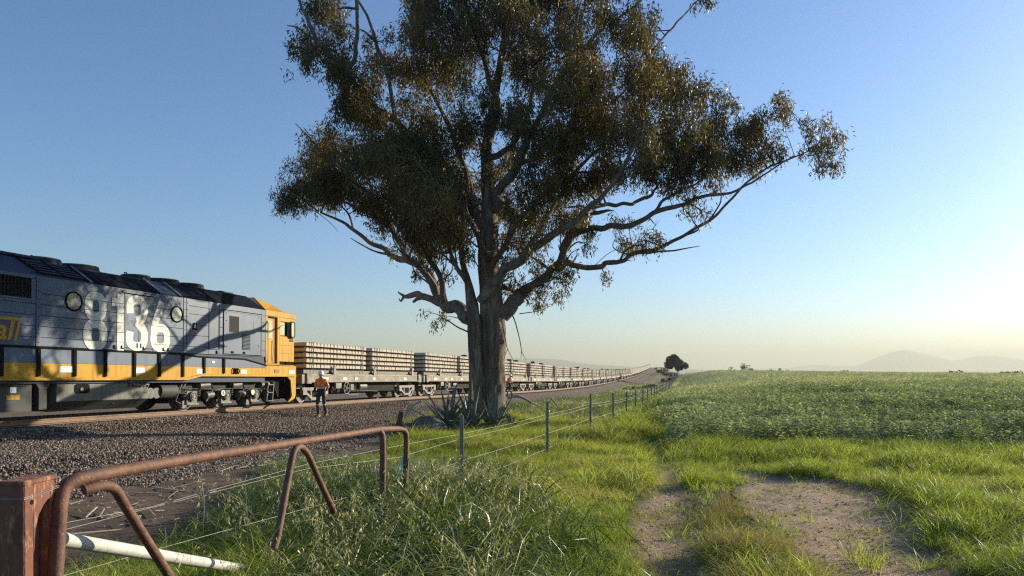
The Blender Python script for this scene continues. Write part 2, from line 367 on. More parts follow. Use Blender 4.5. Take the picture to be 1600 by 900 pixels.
F = np.stack([ii[:-1, :-1], ii[:-1, 1:], ii[1:, 1:], ii[1:, :-1]], -1).reshape(-1, 4)
w = gweights(GX, GY)
go = np_mesh('ground', np.stack([GX, GY, GZ], -1).reshape(-1, 3), F, M['ground'], smooth=True, attrs=dict(w_dirt=w[0].ravel(), w_field=w[1].ravel(), w_track=w[2].ravel(), w_path=w[3].ravel()))
tag(go, kind='structure')
# wheel ruts as their own sheet a few millimetres above the soil
px = np.arange(.2, 6.2, .09); py = np.arange(4, 18, .09); PX, PY = np.meshgrid(px, py); PZ = ground(PX, PY)+.006
wp = np.maximum(rutA(PX, PY), rutB(PX, PY)); ii = np.arange(PX.size).reshape(PX.shape)
F = np.stack([ii[:-1, :-1], ii[:-1, 1:], ii[1:, 1:], ii[1:, :-1]], -1).reshape(-1, 4); keep = wp.ravel()[F].max(1) > .12; F = F[keep]
used, inv = np.unique(F.ravel(), return_inverse=True)
PZ = PZ+(fbm(PX, PY, .25, 61)-.5)*.03*wp
pv = np.stack([PX, PY, PZ], -1).reshape(-1, 3)[used]
po = np_mesh('dirt_path', pv, inv.reshape(-1, 4), M['ground'], smooth=True, attrs=dict(w_dirt=np.zeros(len(used)), w_field=np.zeros(len(used)), w_track=np.zeros(len(used)), w_path=wp.ravel()[used]))
tag(po, kind='structure')

# ------------------------------------------------------------------ ballast and rails
def ballast_mat():
    m = NT('ballast gravel'); co = m.coord()
    v = m.n('ShaderNodeTexVoronoi'); v.inputs['Scale'].default_value = 16; m.l(co, v.inputs['Vector'])
    h = m.n('ShaderNodeSeparateColor'); m.l(v.outputs['Color'], h.inputs[0])
    col = m.ramp(h.outputs[0], [(0, (.05, .038, .031)), (.45, (.135, .102, .08)), (.8, (.22, .17, .13)), (1, (.36, .295, .235))])
    n = m.noise(co, .35, 4, .6); col = m.mix(m.ramp(n, [(.4, (0, 0, 0)), (.65, (1, 1, 1))]), col, m.mix(.5, col, (.15, .10, .07)))
    col = m.mix(m.attr('grease_shade'), col, (.022, .018, .016)); m.l(col, m.b.inputs['Base Color']); m.b.inputs['Roughness'].default_value = .95; m.b.inputs['Specular IOR Level'].default_value = .2
    m.bump(v.outputs['Distance'], 1.0, .05); return m.mat
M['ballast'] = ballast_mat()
by = axis_steps([(-2, 60, .4, .6), (60, 200, 1, 4), (200, 600, 5, 8)])
def ballast_z(d, y):
    zr = railZ(y); x = trackX(y)+d/.962; nat = ground(x, y)
    w_ = 5.9-1.3*sstep(30, 60, y)
    top = zr-.21
    a = np.interp(np.abs(d), [0, 1.75, 2.5], [0, 0, 1]); z1 = top-.16*a
    foot = nat+.10
    t = np.clip((np.abs(d)-2.3)/(w_-2.3), 0, 1); z = z1*(1-t**.85)+foot*t**.85
    return np.where(np.abs(d) > w_, foot-(np.abs(d)-w_)*.25, z)
bd = np.array([-6.4, -5, -3.4, -2.5, -1.75, -.9, 0, .9, 1.75, 2.1, 2.5, 2.9, 3.3, 3.8, 4.3, 4.8, 5.3, 5.8, 6.3, 6.8, 7.3])
BD, BY = np.meshgrid(bd, by); BZ = ballast_z(BD, BY)+(fbm(BD*3, BY, 1.1, 71)-.5)*.10*(np.abs(BD) > 2)
ii = np.arange(BD.size).reshape(BD.shape); F = np.stack([ii[:-1, :-1], ii[:-1, 1:], ii[1:, 1:], ii[1:, :-1]], -1).reshape(-1, 4)
bo = np_mesh('ballast_bed', np.stack([trackX(BY)+BD/.962, BY, BZ], -1).reshape(-1, 3), F, M['ballast'], smooth=True, attrs=dict(grease_shade=(.9*(1-sstep(.9, 1.5, np.abs(BD)))).ravel())); tag(bo, kind='structure')  # dark strip between rails: grease plus the train's shade put into the colour

ry = axis_steps([(-3, 60, 2, 2), (60, 590, 3, 8)])
def heading(y): return math.atan2(1, (float(trackX(y+.5))-float(trackX(y-.5))))
for side in (-1, 1):
    prof = [(-.07, -.16), (.07, -.16), (.07, -.145), (.012, -.12), (.012, -.04), (.035, -.03), (.035, 0), (-.035, 0), (-.035, -.03), (-.012, -.04), (-.012, -.12), (-.07, -.145)]
    vs = []; fs = []; n = len(prof)
    for y in ry:
        h = heading(y); nx_, ny_ = math.sin(h), -math.cos(h); z = float(railZ(y))
        for (a, b) in prof:
            a += side*.80; vs.append((float(trackX(y))+nx_*a, y+ny_*a, z+b))
    for i in range(len(ry)-1):
        for j in range(n): fs.append((i*n+j, i*n+(j+1) % n, (i+1)*n+(j+1) % n, (i+1)*n+j))
    ro = mesh_obj('rail', vs, fs, [M['rail'], M['railtop']]); ro.data.polygons.foreach_set('material_index', [1 if j == 6 else 0 for i in range(len(ry)-1) for j in range(n)])
    bm = bmesh.new(); bm.from_mesh(ro.data); bmesh.ops.recalc_face_normals(bm, faces=bm.faces); bm.to_mesh(ro.data); bm.free()
    tag(ro, kind='structure')

# ------------------------------------------------------------------ hills, air
def hill(name, pts, dist, depth, mat, base=-24):
    """a ridge with a real cross-section: crest heights from (bearing slope, elevation slope) pairs"""
    bx = np.array([p[0] for p in pts])*dist; bz = np.array([p[1] for p in pts])*dist+EYE
    xs = np.linspace(bx[0], bx[-1], 160); zs = np.interp(xs, bx, bz); k = np.hanning(7); zs = np.convolve(np.pad(zs, 3, mode='edge'), k/k.sum(), 'valid')
    ys = np.linspace(-1.6, 1.6, 26); Xh, Th = np.meshgrid(xs, ys)
    prof = np.exp(-Th**2*1.6)*(1+.25*(fbm(Xh, Th*depth, depth*.6, 81)-.5)*(np.abs(Th) > .05))
    Zh = base+(np.interp(Xh, xs, zs)-base)*prof; Yh = dist+Th*depth
    ii = np.arange(Xh.size).reshape(Xh.shape); F = np.stack([ii[:-1, :-1], ii[:-1, 1:], ii[1:, 1:], ii[1:, :-1]], -1).reshape(-1, 4)
    o = np_mesh(name, np.stack([Xh, Yh, Zh], -1).reshape(-1, 3), F, mat, smooth=True); tag(o, kind='structure'); return o
M['hill'] = pmat('wooded far hill', (.05, .06, .035), (.10, .11, .06), .004, .95)
def hp(l): return [((x-800)/1100, (577-y)/1100) for x, y in l]
hill('hills', hp([(560, 577), (640, 573), (720, 568), (770, 561.5), (800, 559), (828, 558), (850, 560), (880, 562), (905, 567), (940, 570), (990, 573), (1040, 575), (1090, 577.5)]), 6200, 900, M['hill'])
hill('mountain', hp([(1180, 577), (1240, 574), (1275, 569), (1300, 571.5), (1345, 571), (1368, 563), (1384, 555), (1398, 550.5), (1410, 549), (1424, 551), (1440, 554), (1452, 556), (1465, 560), (1482, 563), (1505, 562), (1520, 558), (1530, 556.5), (1552, 557), (1575, 559), (1600, 563), (1680, 567), (1800, 573)]), 9000, 700, M['hill'])

hz = MB(); hz.bb(-9000, 15000, -250, 11500, -40, 262)
hm = bpy.data.materials.new('morning haze'); hm.use_nodes = True; t = hm.node_tree; t.nodes.remove(t.nodes['Principled BSDF'])
pv_ = t.nodes.new('ShaderNodeVolumePrincipled'); pv_.inputs['Color'].default_value = (.545, .547, .492, 1); pv_.inputs['Density'].default_value = 2.5e-4; pv_.inputs['Anisotropy'].default_value = .25
t.links.new(pv_.outputs[0], t.nodes['Material Output'].inputs['Volume'])
ho = hz.build('haze', hm); tag(ho, kind='stuff')
# ------------------------------------------------------------------ the locomotive  (local x runs forward along the track, y to the far side, z up from the rail head)
def arclen_table():
    ys = np.arange(29.2, 640, .25); xs = trackX(ys); s = np.concatenate([[0], np.cumsum(np.hypot(np.diff(xs), np.diff(ys)))]); return ys, s
_ay, _as = arclen_table()
def track_pose(s):
    if s <= 0: y = 29.2+s*.9602
    else: y = float(np.interp(s, _as, _ay))
    h = heading(y); z = float(railZ(y)); slope = (float(railZ(y+1))-float(railZ(y-1)))/2*math.sin(h)
    return (float(trackX(y)), y, z), (0, -math.atan(slope), h)
loc_, rot_ = track_pose(0)
LO = empty('locomotive', loc_, rot_)
tag(LO, 'blue grey and yellow diesel locomotive with big cream numerals, at the left edge', 'locomotive')
W = 1.45
sh = MB(); sh.prism([(-W+.03, .95), (-W+.03, 3.70), (-.92, 4.16), (-.55, 4.22), (.55, 4.22), (.92, 4.16), (W-.03, 3.70), (W-.03, .95)], -21, -1.92)
shell = sh.build('body_shell', M['roofblue'], LO)
# side panels with open joints
rows_long = [1.90, 2.13, 2.41, 2.69, 2.97, 3.25]
def panel(s0, s1, z0, z1, mat='blue', proud=.015, name='side_panel', g=.008, parent=LO):
    m = MB(); m.bb(s0+g, s1-g, -W-proud+.0, -W+.025, z0+g, z1-g); return m.build(name, M[mat], parent)
for a, b in [(-21, -17), (-17, -13.9), (-13.9, -11.42), (-11.30, -8.66), (-7.56, -6.28)]:
    for z0, z1 in zip(rows_long, rows_long[1:]):
        if z1 > 3.0 and a < -13 and a > -14.2: continue
        panel(a, b, z0, z1)
    if not (-14.2 < a < -13): panel(a, b, 3.25, 3.70)
panel(-13.9, -11.42, 3.61, 3.70); panel(-13.9, -13.4, 2.97, 3.61); panel(-11.55, -11.42, 2.97, 3.61); panel(-13.4, -11.55, 2.97, 3.09)
# the framed black intake at the left edge
gm = MB(); gm.bb(-13.4, -11.55, -W+.002, -W+.02, 3.09, 3.61); gr = gm.build('air_intake', M['black'], LO)
for i in range(20):
    s = -13.35+i*.092; q = MB(); q.box((s, -W-.0, 3.35), (.018, .03, .5)); q.build('slat', M['dark'], gr)
fr = MB()
for z in (3.075, 3.625): fr.bb(-13.42, -11.53, -W-.035, -W-.012, z-.02, z+.02)
fr.bb(-11.56, -11.52, -W-.035, -W-.012, 3.1, 3.6); fr.build('intake_frame', M['blue'], LO)
# pilasters with bolt rows
for s0, s1 in ((-11.42, -11.30), (-6.28, -6.17), (-6.15, -6.06)):
    o = panel(s0, s1, 1.90, 3.70, 'blue', .03, 'pilaster', .004)
    for k in range(8): b = MB(); b.cyl(((s0+s1)/2, -W-.03, 2.0+k*.22), ((s0+s1)/2, -W-.042, 2.0+k*.22), .014, 6); b.build('bolt', M['dark'], o)
# double door behind the third numeral
for s0, s1 in ((-8.65, -8.115), (-8.105, -7.57)):
    o = panel(s0, s1, 1.98, 3.56, 'blue', .022, 'side_door', .006)
    h = MB(); h.box((s1-.06 if s0 < -8.3 else s0+.06, -W-.03, 2.06), (.03, .03, .14)); h.build('handle', M['dark'], o)
dm = MB(); dm.bb(-8.72, -7.5, -W-.05, -W-.0, 3.585, 3.64); dm.build('rain_gutter', M['blue'], LO)
panel(-8.66, -7.56, 3.645, 3.70); panel(-8.66, -7.56, 1.90, 1.975)
# front body section
for z0, z1 in zip([1.9, 2.13, 2.5, 2.86, 3.2, 3.46], [2.13, 2.5, 2.86, 3.2, 3.46, 3.70]):
    panel(-6.06, -5.10, z0, z1)
    panel(-4.56, -4.38, z0, z1); panel(-2.2, -1.95, z0, z1)
panel(-5.10, -4.56, 1.9, 2.08); panel(-5.10, -4.56, 3.44, 3.70); panel(-4.38, -2.2, 3.50, 3.70); panel(-4.38, -2.2, 1.9, 1.93)
d = panel(-5.08, -4.58, 2.08, 3.44, 'blue', .025, 'narrow_door', .006)
e = MB(); e.bb(-4.60, -4.575, -W-.04, -W-.005, 2.1, 3.42); e.build('door_edge', M['black'], d)
ha = panel(-4.36, -2.22, 1.95, 3.48, 'blue', .03, 'large_hatch', .004)
m = MB()
for z in (1.965, 3.455): m.bb(-4.36, -2.22, -W-.045, -W-.028, z-.012, z+.012)
for s in (-4.34, -2.24): m.bb(s-.012, s+.012, -W-.045, -W-.028, 1.99, 3.43)
m.build('hatch_frame', M['blue'], ha)
for s, z in ((-4.22, 3.38), (-4.22, 3.12), (-2.4, 3.36), (-2.4, 2.3), (-4.2, 2.2)): m = MB(); m.cyl((s, -W-.03, z), (s, -W-.04, z), .022, 8); m.build('hatch_bolt', M['dark'], ha)
m = MB(); m.bb(-4.05, -3.55, -W-.042, -W-.028, 2.72, 3.31); v = m.build('vent_grille', pmat('brown grille mesh', (.05, .03, .022), (.09, .06, .05), 40, .7), ha)
for k in range(9): q = MB(); q.bb(-4.03+k*.056, -4.012+k*.056, -W-.052, -W-.042, 2.74, 3.29); q.build('grille_bar', M['dark'], v)
m = MB(); m.bb(-3.34, -2.9, -W-.036, -W-.028, 2.12, 2.69); v = m.build('louvre_panel', M['dark'], ha)
for k in range(11): q = MB(); q.box((-3.12, -W-.048, 2.145+k*.05), (.42, .028, .026), (R(-25), 0, 0)); q.build('louvre', M['blue'], v)
for s in (-3.9, -3.25):
    m = MB(); m.bb(s-.06, s+.06, -W-.05, -W-.03, 1.97, 2.05); m.build('hatch_latch', M['black'], ha)
m = MB(); m.bb(-2.72, -2.55, -W-.036, -W-.028, 2.75, 3.2); m.build('small_cover', M['blue'], ha)
# warning plate with flame mark
m = MB(); m.bb(-5.86, -5.66, -W-.022, -W-.014, 2.68, 2.92); wp_ = m.build('warning_plate', M['black'], LO)
m = MB(); m.prism([(-5.80, 2.74), (-5.72, 2.74), (-5.71, 2.81), (-5.75, 2.90), (-5.79, 2.82)], -W-.026, -W-.022, 'y'); m.build('flame_mark', M['white'], wp_)
m = MB(); m.bb(-5.86, -5.66, -W-.022, -W-.014, 2.60, 2.67); m.build('red_strip', pmat('pale red strip', (.5, .16, .15), None, 5, .6), LO)
# portholes
for s, z, r, mt in ((-10.33, 3.15, .245, 'oldglass'), (-6.58, 3.13, .245, 'lens')):
    m = MB(); m.cyl((s, -W-.0, z), (s, -W-.026, z), r, 28); o = m.build('porthole', M[mt], LO)
    m = MB(); m.ring((s, -W-.024, z), (0, 1, 0), r, .026, 28, 6); m.build('rim', M['black'], o, True)
# handles, latches along the foot of the body
for s in (-9.0, -8.75, -7.95, -7.15, -4.7, -6.95):
    m = MB(); m.box((s, -W-.03, 1.99), (.035, .035, .10)); m.box((s+.03, -W-.03, 1.95), (.08, .03, .03)); m.build('latch', M['black'], LO)

# ---- numerals and partial lettering
def ribbon(path, hw, y0, y1, closed=False):
    P = np.array(path, dtype=float); n = len(P); L_, R_ = [], []
    for i in range(n):
        a = P[(i-1) % n] if (closed or i > 0) else P[i]; b = P[(i+1) % n] if (closed or i < n-1) else P[i]
        t = (b-a)/np.linalg.norm(b-a); nn = np.array([-t[1], t[0]]); w_ = hw[i] if hasattr(hw, '__len__') else hw
        L_.append(P[i]+nn*w_); R_.append(P[i]-nn*w_)
    vs = [(p[0], y0, p[1]) for p in L_]+[(p[0], y0, p[1]) for p in R_]+[(p[0], y1, p[1]) for p in L_]+[(p[0], y1, p[1]) for p in R_]
    fs = []; k = n if closed else n-1
    for i in range(k):
        j = (i+1) % n; fs += [(i, j, n+j, n+i), (2*n+i, 3*n+i, 3*n+j, 2*n+j), (i, 2*n+i, 2*n+j, j), (n+i, n+j, 3*n+j, 3*n+i)]
    if not closed: fs += [(0, n, 3*n, 2*n), (n-1, 3*n-1-0, 4*n-1, 2*n-1)] if False else [(0, n, 3*n, 2*n), (n-1, 2*n-1, 4*n-1, 3*n-1)]
    return vs, fs
def stadium(cx, cz, rx, rz, a0=0, a1=360, n=40, p=2.6):
    out = []
    for i in range(n+(0 if a1-a0 == 360 else 1)):
        t = R(a0+(a1-a0)*i/n); c, s_ = math.cos(t), math.sin(t)
        out.append((cx+rx*math.copysign(abs(c)**(2/p), c), cz+rz*math.copysign(abs(s_)**(2/p), s_)))
    return out
def digit(ch, s0, z0, sx, sz):
    m = MB(); yb, yf = -W-.012, -W-.0285; hw = .130
    def put(path, h=hw, closed=False, e=0): vs, fs = ribbon([(s0+x*sx, z0+z*sz) for x, z in path], h, yb, yf-e, closed); m.add(vs, fs)
    if ch == '8':
        put(stadium(.39, .44, .262, .312), closed=True); put(stadium(.39, 1.215, .236, .285), hw*.96, True, .0008)
    if ch == '1':
        m.bb(s0+.19*sx, s0+.43*sx, yf, yb, z0, z0+1.63*sz); m.bb(s0, s0+.19*sx, yf, yb, z0+1.26*sz, z0+1.50*sz)
    if ch == '3':
        put([(.13, 1.09)]+stadium(.37, 1.21, .262, .29, 172, -55, 26)[:]+[(.36, .865)], hw)
        put([(.36, .865)]+stadium(.37, .43, .272, .30, 58, -172, 28)+[(.13, .56)], hw, False, .0008)
    if ch == '6':
        put(stadium(.41, .44, .265, .312), closed=True)
        put([(.155, .50), (.155, .66), (.19, .86), (.30, 1.18), (.46, 1.60)], [.128, .13, .13, .125, .12], False, .0008)
    bm = bmesh.new(); vs = [bm.verts.new(v) for v in m.v]
    for f in m.f:
        try: bm.faces.new([vs[i] for i in f])
        except ValueError: pass
    for z in rows_long[1:]:                      # the joints between the panels cut through the paint
        if ch in '36' and s0 > -8.6 and s0 < -8: continue
        for q in (z-.007, z+.007):
            bmesh.ops.bisect_plane(bm, geom=bm.verts[:]+bm.edges[:]+bm.faces[:], plane_co=(0, 0, q), plane_no=(0, 0, 1))
        bmesh.ops.delete(bm, geom=[f for f in bm.faces if abs(f.calc_center_median().z-z) < .0065], context='FACES')
    bmesh.ops.recalc_face_normals(bm, faces=bm.faces)
    me = bpy.data.meshes.new('numeral'); bm.to_mesh(me); bm.free()
    return link_mesh('numeral', me, M['cream'], LO)
digit('8', -10.03, 1.86, 1, 1); digit('1', -9.10, 1.89, 1, 1); digit('3', -8.58, 1.90, 1.06, 1.01); digit('6', -7.69, 1.905, 1.03, .975)
# yellow framed italic letters cut off by the photo's left edge
def letters(txt, size, shear, ext):
    cu = bpy.data.curves.new('lettering', 'FONT'); cu.body = txt; cu.size = size; cu.shear = shear; cu.extrude = ext; cu.offset = .014; cu.space_character = 1.02
    o = bpy.data.objects.new('tmp', cu); COL.objects.link(o); dg = bpy.context.evaluated_depsgraph_get(); me = bpy.data.meshes.new_from_object(o.evaluated_get(dg)); bpy.data.objects.remove(o)
    return me
m = MB(); m.prism([(-13.95, 2.02), (-11.93, 2.02), (-11.80, 2.58), (-13.95, 2.58)], -W-.02, -W-.012, 'y'); lb = m.build('logo_panel', M['yellow'], LO)
m = MB(); m.prism([(-13.9, 1.95), (-12.02, 1.95), (-11.88, 2.51), (-13.9, 2.51)], -W-.024, -W-.020, 'y'); m.build('logo_ground', pmat('logo dark ground', (.05, .04, .09), None, 4, .5), lb)
me = letters('nal', .70, .22, .002); lo_ = link_mesh('lettering', me, M['yellow'], lb); me.transform(Matrix.Rotation(R(90), 4, 'X'))
xs = [v.co.x for v in me.vertices]; lo_.location = (-11.97-max(xs), -W-.0275, 2.04)

# ---- walkway skirt: blue over yellow panels between dark ribs
ribs = [-16.4, -15.4, -14.4, -13.4, -12.33, -11.36, -10.31, -9.32, -8.29, -7.32, -6.32, -5.34, -4.35]
def skirt_top(s): return 1.87 if s < -6.3 else float(np.interp(s, [-6.3, -5.56, -3.2, -1.92], [1.86, 1.80, 1.78, 1.575]))
def skirt_bot(s): return float(np.interp(s, [-6.15, -5.5], [1.10, 1.22]))
edges = ribs+[-1.92]
for a, b in zip(edges, edges[1:]):
    bl = MB(); cuts = sorted({a, b, *[c for c in (-6.15, -5.56, -5.5, -3.2) if a < c < b]})
    for c0, c1 in zip(cuts, cuts[1:]): bl.prism([(c0, 1.475), (c1, 1.475), (c1, skirt_top(c1)-.02), (c0, skirt_top(c0)-.02)], -W-.03, -W+.02, 'y')
    bl.build('skirt_panel', M['blue'], LO)
    yl = MB()
    for c0, c1 in zip(cuts, cuts[1:]): yl.prism([(c0, skirt_bot(c0)), (c1, skirt_bot(c1)), (c1, 1.47), (c0, 1.47)], -W-.032, -W+.02, 'y')
    yl.build('yellow_panel', M['yellow'], LO)
for s in ribs:
    m = MB(); m.bb(s-.045, s+.045, -W-.075, -W-.03, skirt_bot(s)+.03, skirt_top(s)-.01); m.build('rib', M['black'], LO)
m = MB()
sp = [-21, -6.3, -5.56, -3.2, -1.92]
for a, b in zip(sp, sp[1:]): m.prism([(a, skirt_top(a)-.02), (b, skirt_top(b)-.02), (b, skirt_top(b)+.025), (a, skirt_top(a)+.025)], -W-.06, -W+.0, 'y')
m.build('walkway_edge', M['black'], LO)
m = MB()
sp = [-21, -6.15, -5.5, -.0]
for a, b in zip(sp, sp[1:]): m.prism([(a, skirt_bot(a)-.07), (b, skirt_bot(b)-.07), (b, skirt_bot(b)-.003), (a, skirt_bot(a)-.003)], -W-.09, -W+.1, 'y')
m.build('sill', M['yellow'], LO)
for s, w_ in ((-10.55, .42), (-8.08, .40), (-5.52, .34), (-3.25, .30)):
    m = MB(); m.bb(s-w_/2, s+w_/2, -W-.042, -W-.032, 1.24, 1.40); m.build('data_plate', M['white'], LO)
m = MB(); m.bb(-4.95, -4.8, -W-.042, -W-.030, 1.60, 1.68); m.build('small_plate', M['cream'], LO)
for k in range(4):
    s = -3.88+k*.09; m = MB(); m.tube([(s, -W-.02, 1.44), (s+.02, -W-.09, 1.40), (s+.03, -W-.09, 1.30), (s, -W-.05, 1.24)], .022, 6); m.build('jumper_hose', M['black'], LO, True)
# ---- roof
def cham(s0, s1, u0, u1, name, mat, lift=.02, skew0=0, skew1=0, parent=LO):
    """a plate on the roof's sloping shoulder; u runs 0 (eave) to 1 (roof edge)"""
    a = np.array([-W+.03, 3.70]); b = np.array([-.92, 4.16]); n = np.array([-.656, .755])
    q = [(s0, u0), (s1, u0), (s1+skew1, u1), (s0+skew0, u1)]
    lo, hi = [], []
    for s, u in q:
        p = a+(b-a)*u; lo.append((s, *(p-n*.01))); hi.append((s, *(p+n*lift)))
    m = MB(); m.add(lo+hi, [(0, 3, 2, 1), (4, 5, 6, 7), (0, 1, 5, 4), (1, 2, 6, 5), (2, 3, 7, 6), (3, 0, 4, 7)])
    return m.build(name, M[mat], parent)
for s in (-11.2, -10.5):
    f = cham(s, s+.64, .2, .93, 'radiator_flap', 'roofblue', .03, -.34, -.34)
    for k in range(4): cham(s+.03-.34*(.15+.2*k), s+.6-.34*(.15+.2*k), .30+.155*k, .34+.155*k, 'flap_slat', 'navy', .045, 0, 0, f)
    cham(s-.03, s+.0, .17, .96, 'flap_frame', 'black', .05, -.34, -.34, f)
cham(-9.84, -9.80, .1, .97, 'roof_strip', 'black', .05, -.25, -.25); cham(-11.3, -9.8, .13, .17, 'roof_strip', 'black', .05)
cham(-9.76, -9.68, .02, .98, 'roof_strip', 'blue', .045, -.25, -.25)
cham(-9.66, -7.24, .03, .86, 'roof_grille', 'navy', .035, -.2, -.2)
cham(-7.22, -7.12, .0, .98, 'roof_strip', 'blue', .05, -.25, -.25)
cham(-6.38, -6.28, .0, .98, 'roof_strip', 'blue', .05, -.25, -.25)
cham(-6.26, -1.97, -.03, .99, 'roof_grille', 'navy', .04, -.25, -.5)
for s, r, h in ((-10.2, .62, .13), (-8.95, .62, .12), (-6.75, .45, .15), (-5.65, .58, .16), (-4.45, .58, .16)):
    m = MB(); m.cyl((s, 0, 4.2), (s, 0, 4.22+h), r, 26, r*.94); f = m.build('roof_fan', M['dark'], LO, True)
    m = MB(); m.ring((s, 0, 4.225+h), (0, 0, 1), r*.9, .03, 26, 6); m.build('fan_rim', M['greysteel'], f, True)
for s in (-7.95, -11.0, -12.4):
    m = MB(); m.ring((s, -.8, 4.24), (0, 1, 0), .06, .018, 12, 5); m.build('lifting_ring', M['dark'], LO, True)
m = MB(); m.bb(-14, -10.9, -.9, .9, 4.21, 4.27); m.build('roof_hatch', M['roofblue'], LO)
m = MB(); m.bb(-3.3, -2.6, -.5, .5, 4.21, 4.31); m.build('roof_box', M['dark'], LO)

# ---- cab
cb = MB(); cb.prism([(-W+.12, 1.2), (-W+.12, 3.5), (W-.12, 3.5), (W-.12, 1.2)], -1.9, -.06); cab = cb.build('cab', M['yellow'], LO)
def roofsec(x, ze, zt, ye, yt): return [(x, -ye, ze), (x, -yt, zt), (x, yt, zt), (x, ye, ze)]
rv = roofsec(-1.94, 3.70, 4.20, 1.47, .92)+roofsec(-.75, 3.70, 4.02, 1.47, .90)+roofsec(.02, 3.68, 3.80, 1.47, .95)
rv2 = [(x, y, 3.50) for x in (-1.94, -.75, .02) for y in (-1.47, 1.47)]
m = MB(); m.add(rv+rv2, [(0, 4, 5, 1), (1, 5, 6, 2), (2, 6, 7, 3), (4, 8, 9, 5), (5, 9, 10, 6), (6, 10, 11, 7), (0, 1, 2, 3), (8, 11, 10, 9), (0, 12, 14, 4), (4, 14, 16, 8), (3, 7, 15, 13), (7, 11, 17, 15), (12, 13, 15, 17, 16, 14), (0, 3, 13, 12), (8, 16, 17, 11)])
m.build('cab_roof', M['yellow'], cab)
def cp(s0, s1, z0, z1, name='cab_panel', mat='yellow', y0=-W-.0, y1=-W+.125, g=.004, parent=cab):
    m = MB(); m.bb(s0+g, s1-g, y0, y1, z0+g, z1-g); return m.build(name, M[mat], parent)
cp(-1.92, -1.80, 1.6, 3.50); cp(-1.17, -1.03, 1.6, 3.50)
cp(-1.80, -1.17, 3.45, 3.50); cp(-1.80, -1.17, 1.6, 1.66)
for z0, z1 in ((1.75, 2.08), (2.08, 2.40), (2.40, 2.76)): cp(-1.03, -.04, z0, z1)
cp(-1.03, -.04, 3.34, 3.50); cp(-.14, -.04, 2.76, 3.34)
cp(-1.03, -.98, 2.76, 3.34)
for s0, s1 in ((-1.0, -.62), (-.5, -.1)): cp(s0, s1, 1.60, 1.74, 'step_recess', 'black', -W+.06, -W+.124)
cp(-1.03, -.04, 1.59, 1.62)
# doors and windows
do = cp(-1.76, -1.36, 1.68, 3.44, 'cab_door', 'yellow', -W+.075, -W+.118)
cp(-1.71, -1.42, 2.62, 3.32, 'door_window', 'lens', -W+.062, -W+.075, parent=do)
m = MB(); m.tube([(-1.40, -W+.05, 1.75), (-1.40, -W+.03, 2.2), (-1.40, -W+.05, 2.55)], .012, 6); m.build('door_handle', M['lightsteel'], do)
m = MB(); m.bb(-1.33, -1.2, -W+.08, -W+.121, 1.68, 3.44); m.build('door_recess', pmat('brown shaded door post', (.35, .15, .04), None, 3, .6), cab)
cp(-1.80, -1.20, 3.445, 3.50, 'door_lintel', 'dark', -W-.015, -W+.01)
cp(-.97, -.62, 2.79, 3.32, 'side_window', 'lens', -W+.05, -W+.075); cp(-.60, -.46, 2.79, 3.32, 'window_pillar', 'black', -W+.04, -W+.075); cp(-.46, -.15, 2.79, 3.32, 'side_window', 'lens', -W+.05, -W+.075)
m = MB(); q = stadium(0, 0, .13, .31, n=20, p=4); m.prism([(-.27+a, 3.05+b) for a, b in q], -W-.10, -W-.05, 'y'); mi = m.build('wing_mirror', M['lens'], cab)
vs, fs = ribbon([(-.27+a*1.02, 3.05+b) for a, b in q], .02, -W-.115, -W-.04, True); m = MB(); m.add(vs, fs); m.build('mirror_frame', M['dark'], mi)
m = MB(); m.bb(-.36, -.12, -W-.02, -W+.02, 2.66, 2.74); m.bb(-.36, -.12, -W-.02, -W+.02, 2.57, 2.63); m.build('window_vent', M['dark'], cab)
m = MB(); m.tube([(-1.86, -W-.02, 1.7), (-1.86, -W-.06, 1.8), (-1.86, -W-.06, 3.2), (-1.86, -W-.02, 3.3)], .014, 6); m.build('grab_rail', M['yellow'], cab, True)
m = MB(); m.bb(-1.92, .06, -W-.035, W+.035, 1.215, 1.575); m.build('cab_skirt', M['yellow'], LO)
m = MB(); m.bb(-1.4, -1.1, -W-.05, -W-.036, 1.30, 1.43); o = m.build('number_box', pmat('brown recess', (.12, .05, .03), (.25, .12, .06), 12, .6), LO)
m = MB(); m.bb(-.42, -.05, -W-.045, -W-.036, 1.26, 1.41); m.build('data_plate', M['white'], LO)
m = MB(); m.prism([(-.62, 1.2), (.06, 1.2), (.06, .42), (-.02, .26), (-.42, .12), (-.44, .16), (-.20, .36), (-.30, 1.0)], -W-.03, -W+.02, 'y'); m.build('pilot_bracket', M['yellow'], LO)
m = MB(); m.bb(-.05, .05, -1.3, 1.3, .25, 1.2); m.build('pilot_plate', M['black'], LO)
m = MB(); m.bb(.04, .30, -.45, .45, .75, 1.1); m.cyl((.3, 0, .9), (.95, 0, .9), .11, 10); m.build('coupler', M['dark'], LO)
m = MB(); m.bb(.06, .20, -.9, -.75, 1.2, 3.4); m.build('corner_post', M['dark'], LO)
for k in range(3): m = MB(); m.tube([(.05, -.7+k*.2, 1.0), (.25, -.72+k*.2, .8), (.3, -.7+k*.2, .45), (.5, -.68+k*.2, .5)], .025, 6); m.build('brake_hose', M['black'], LO, True)
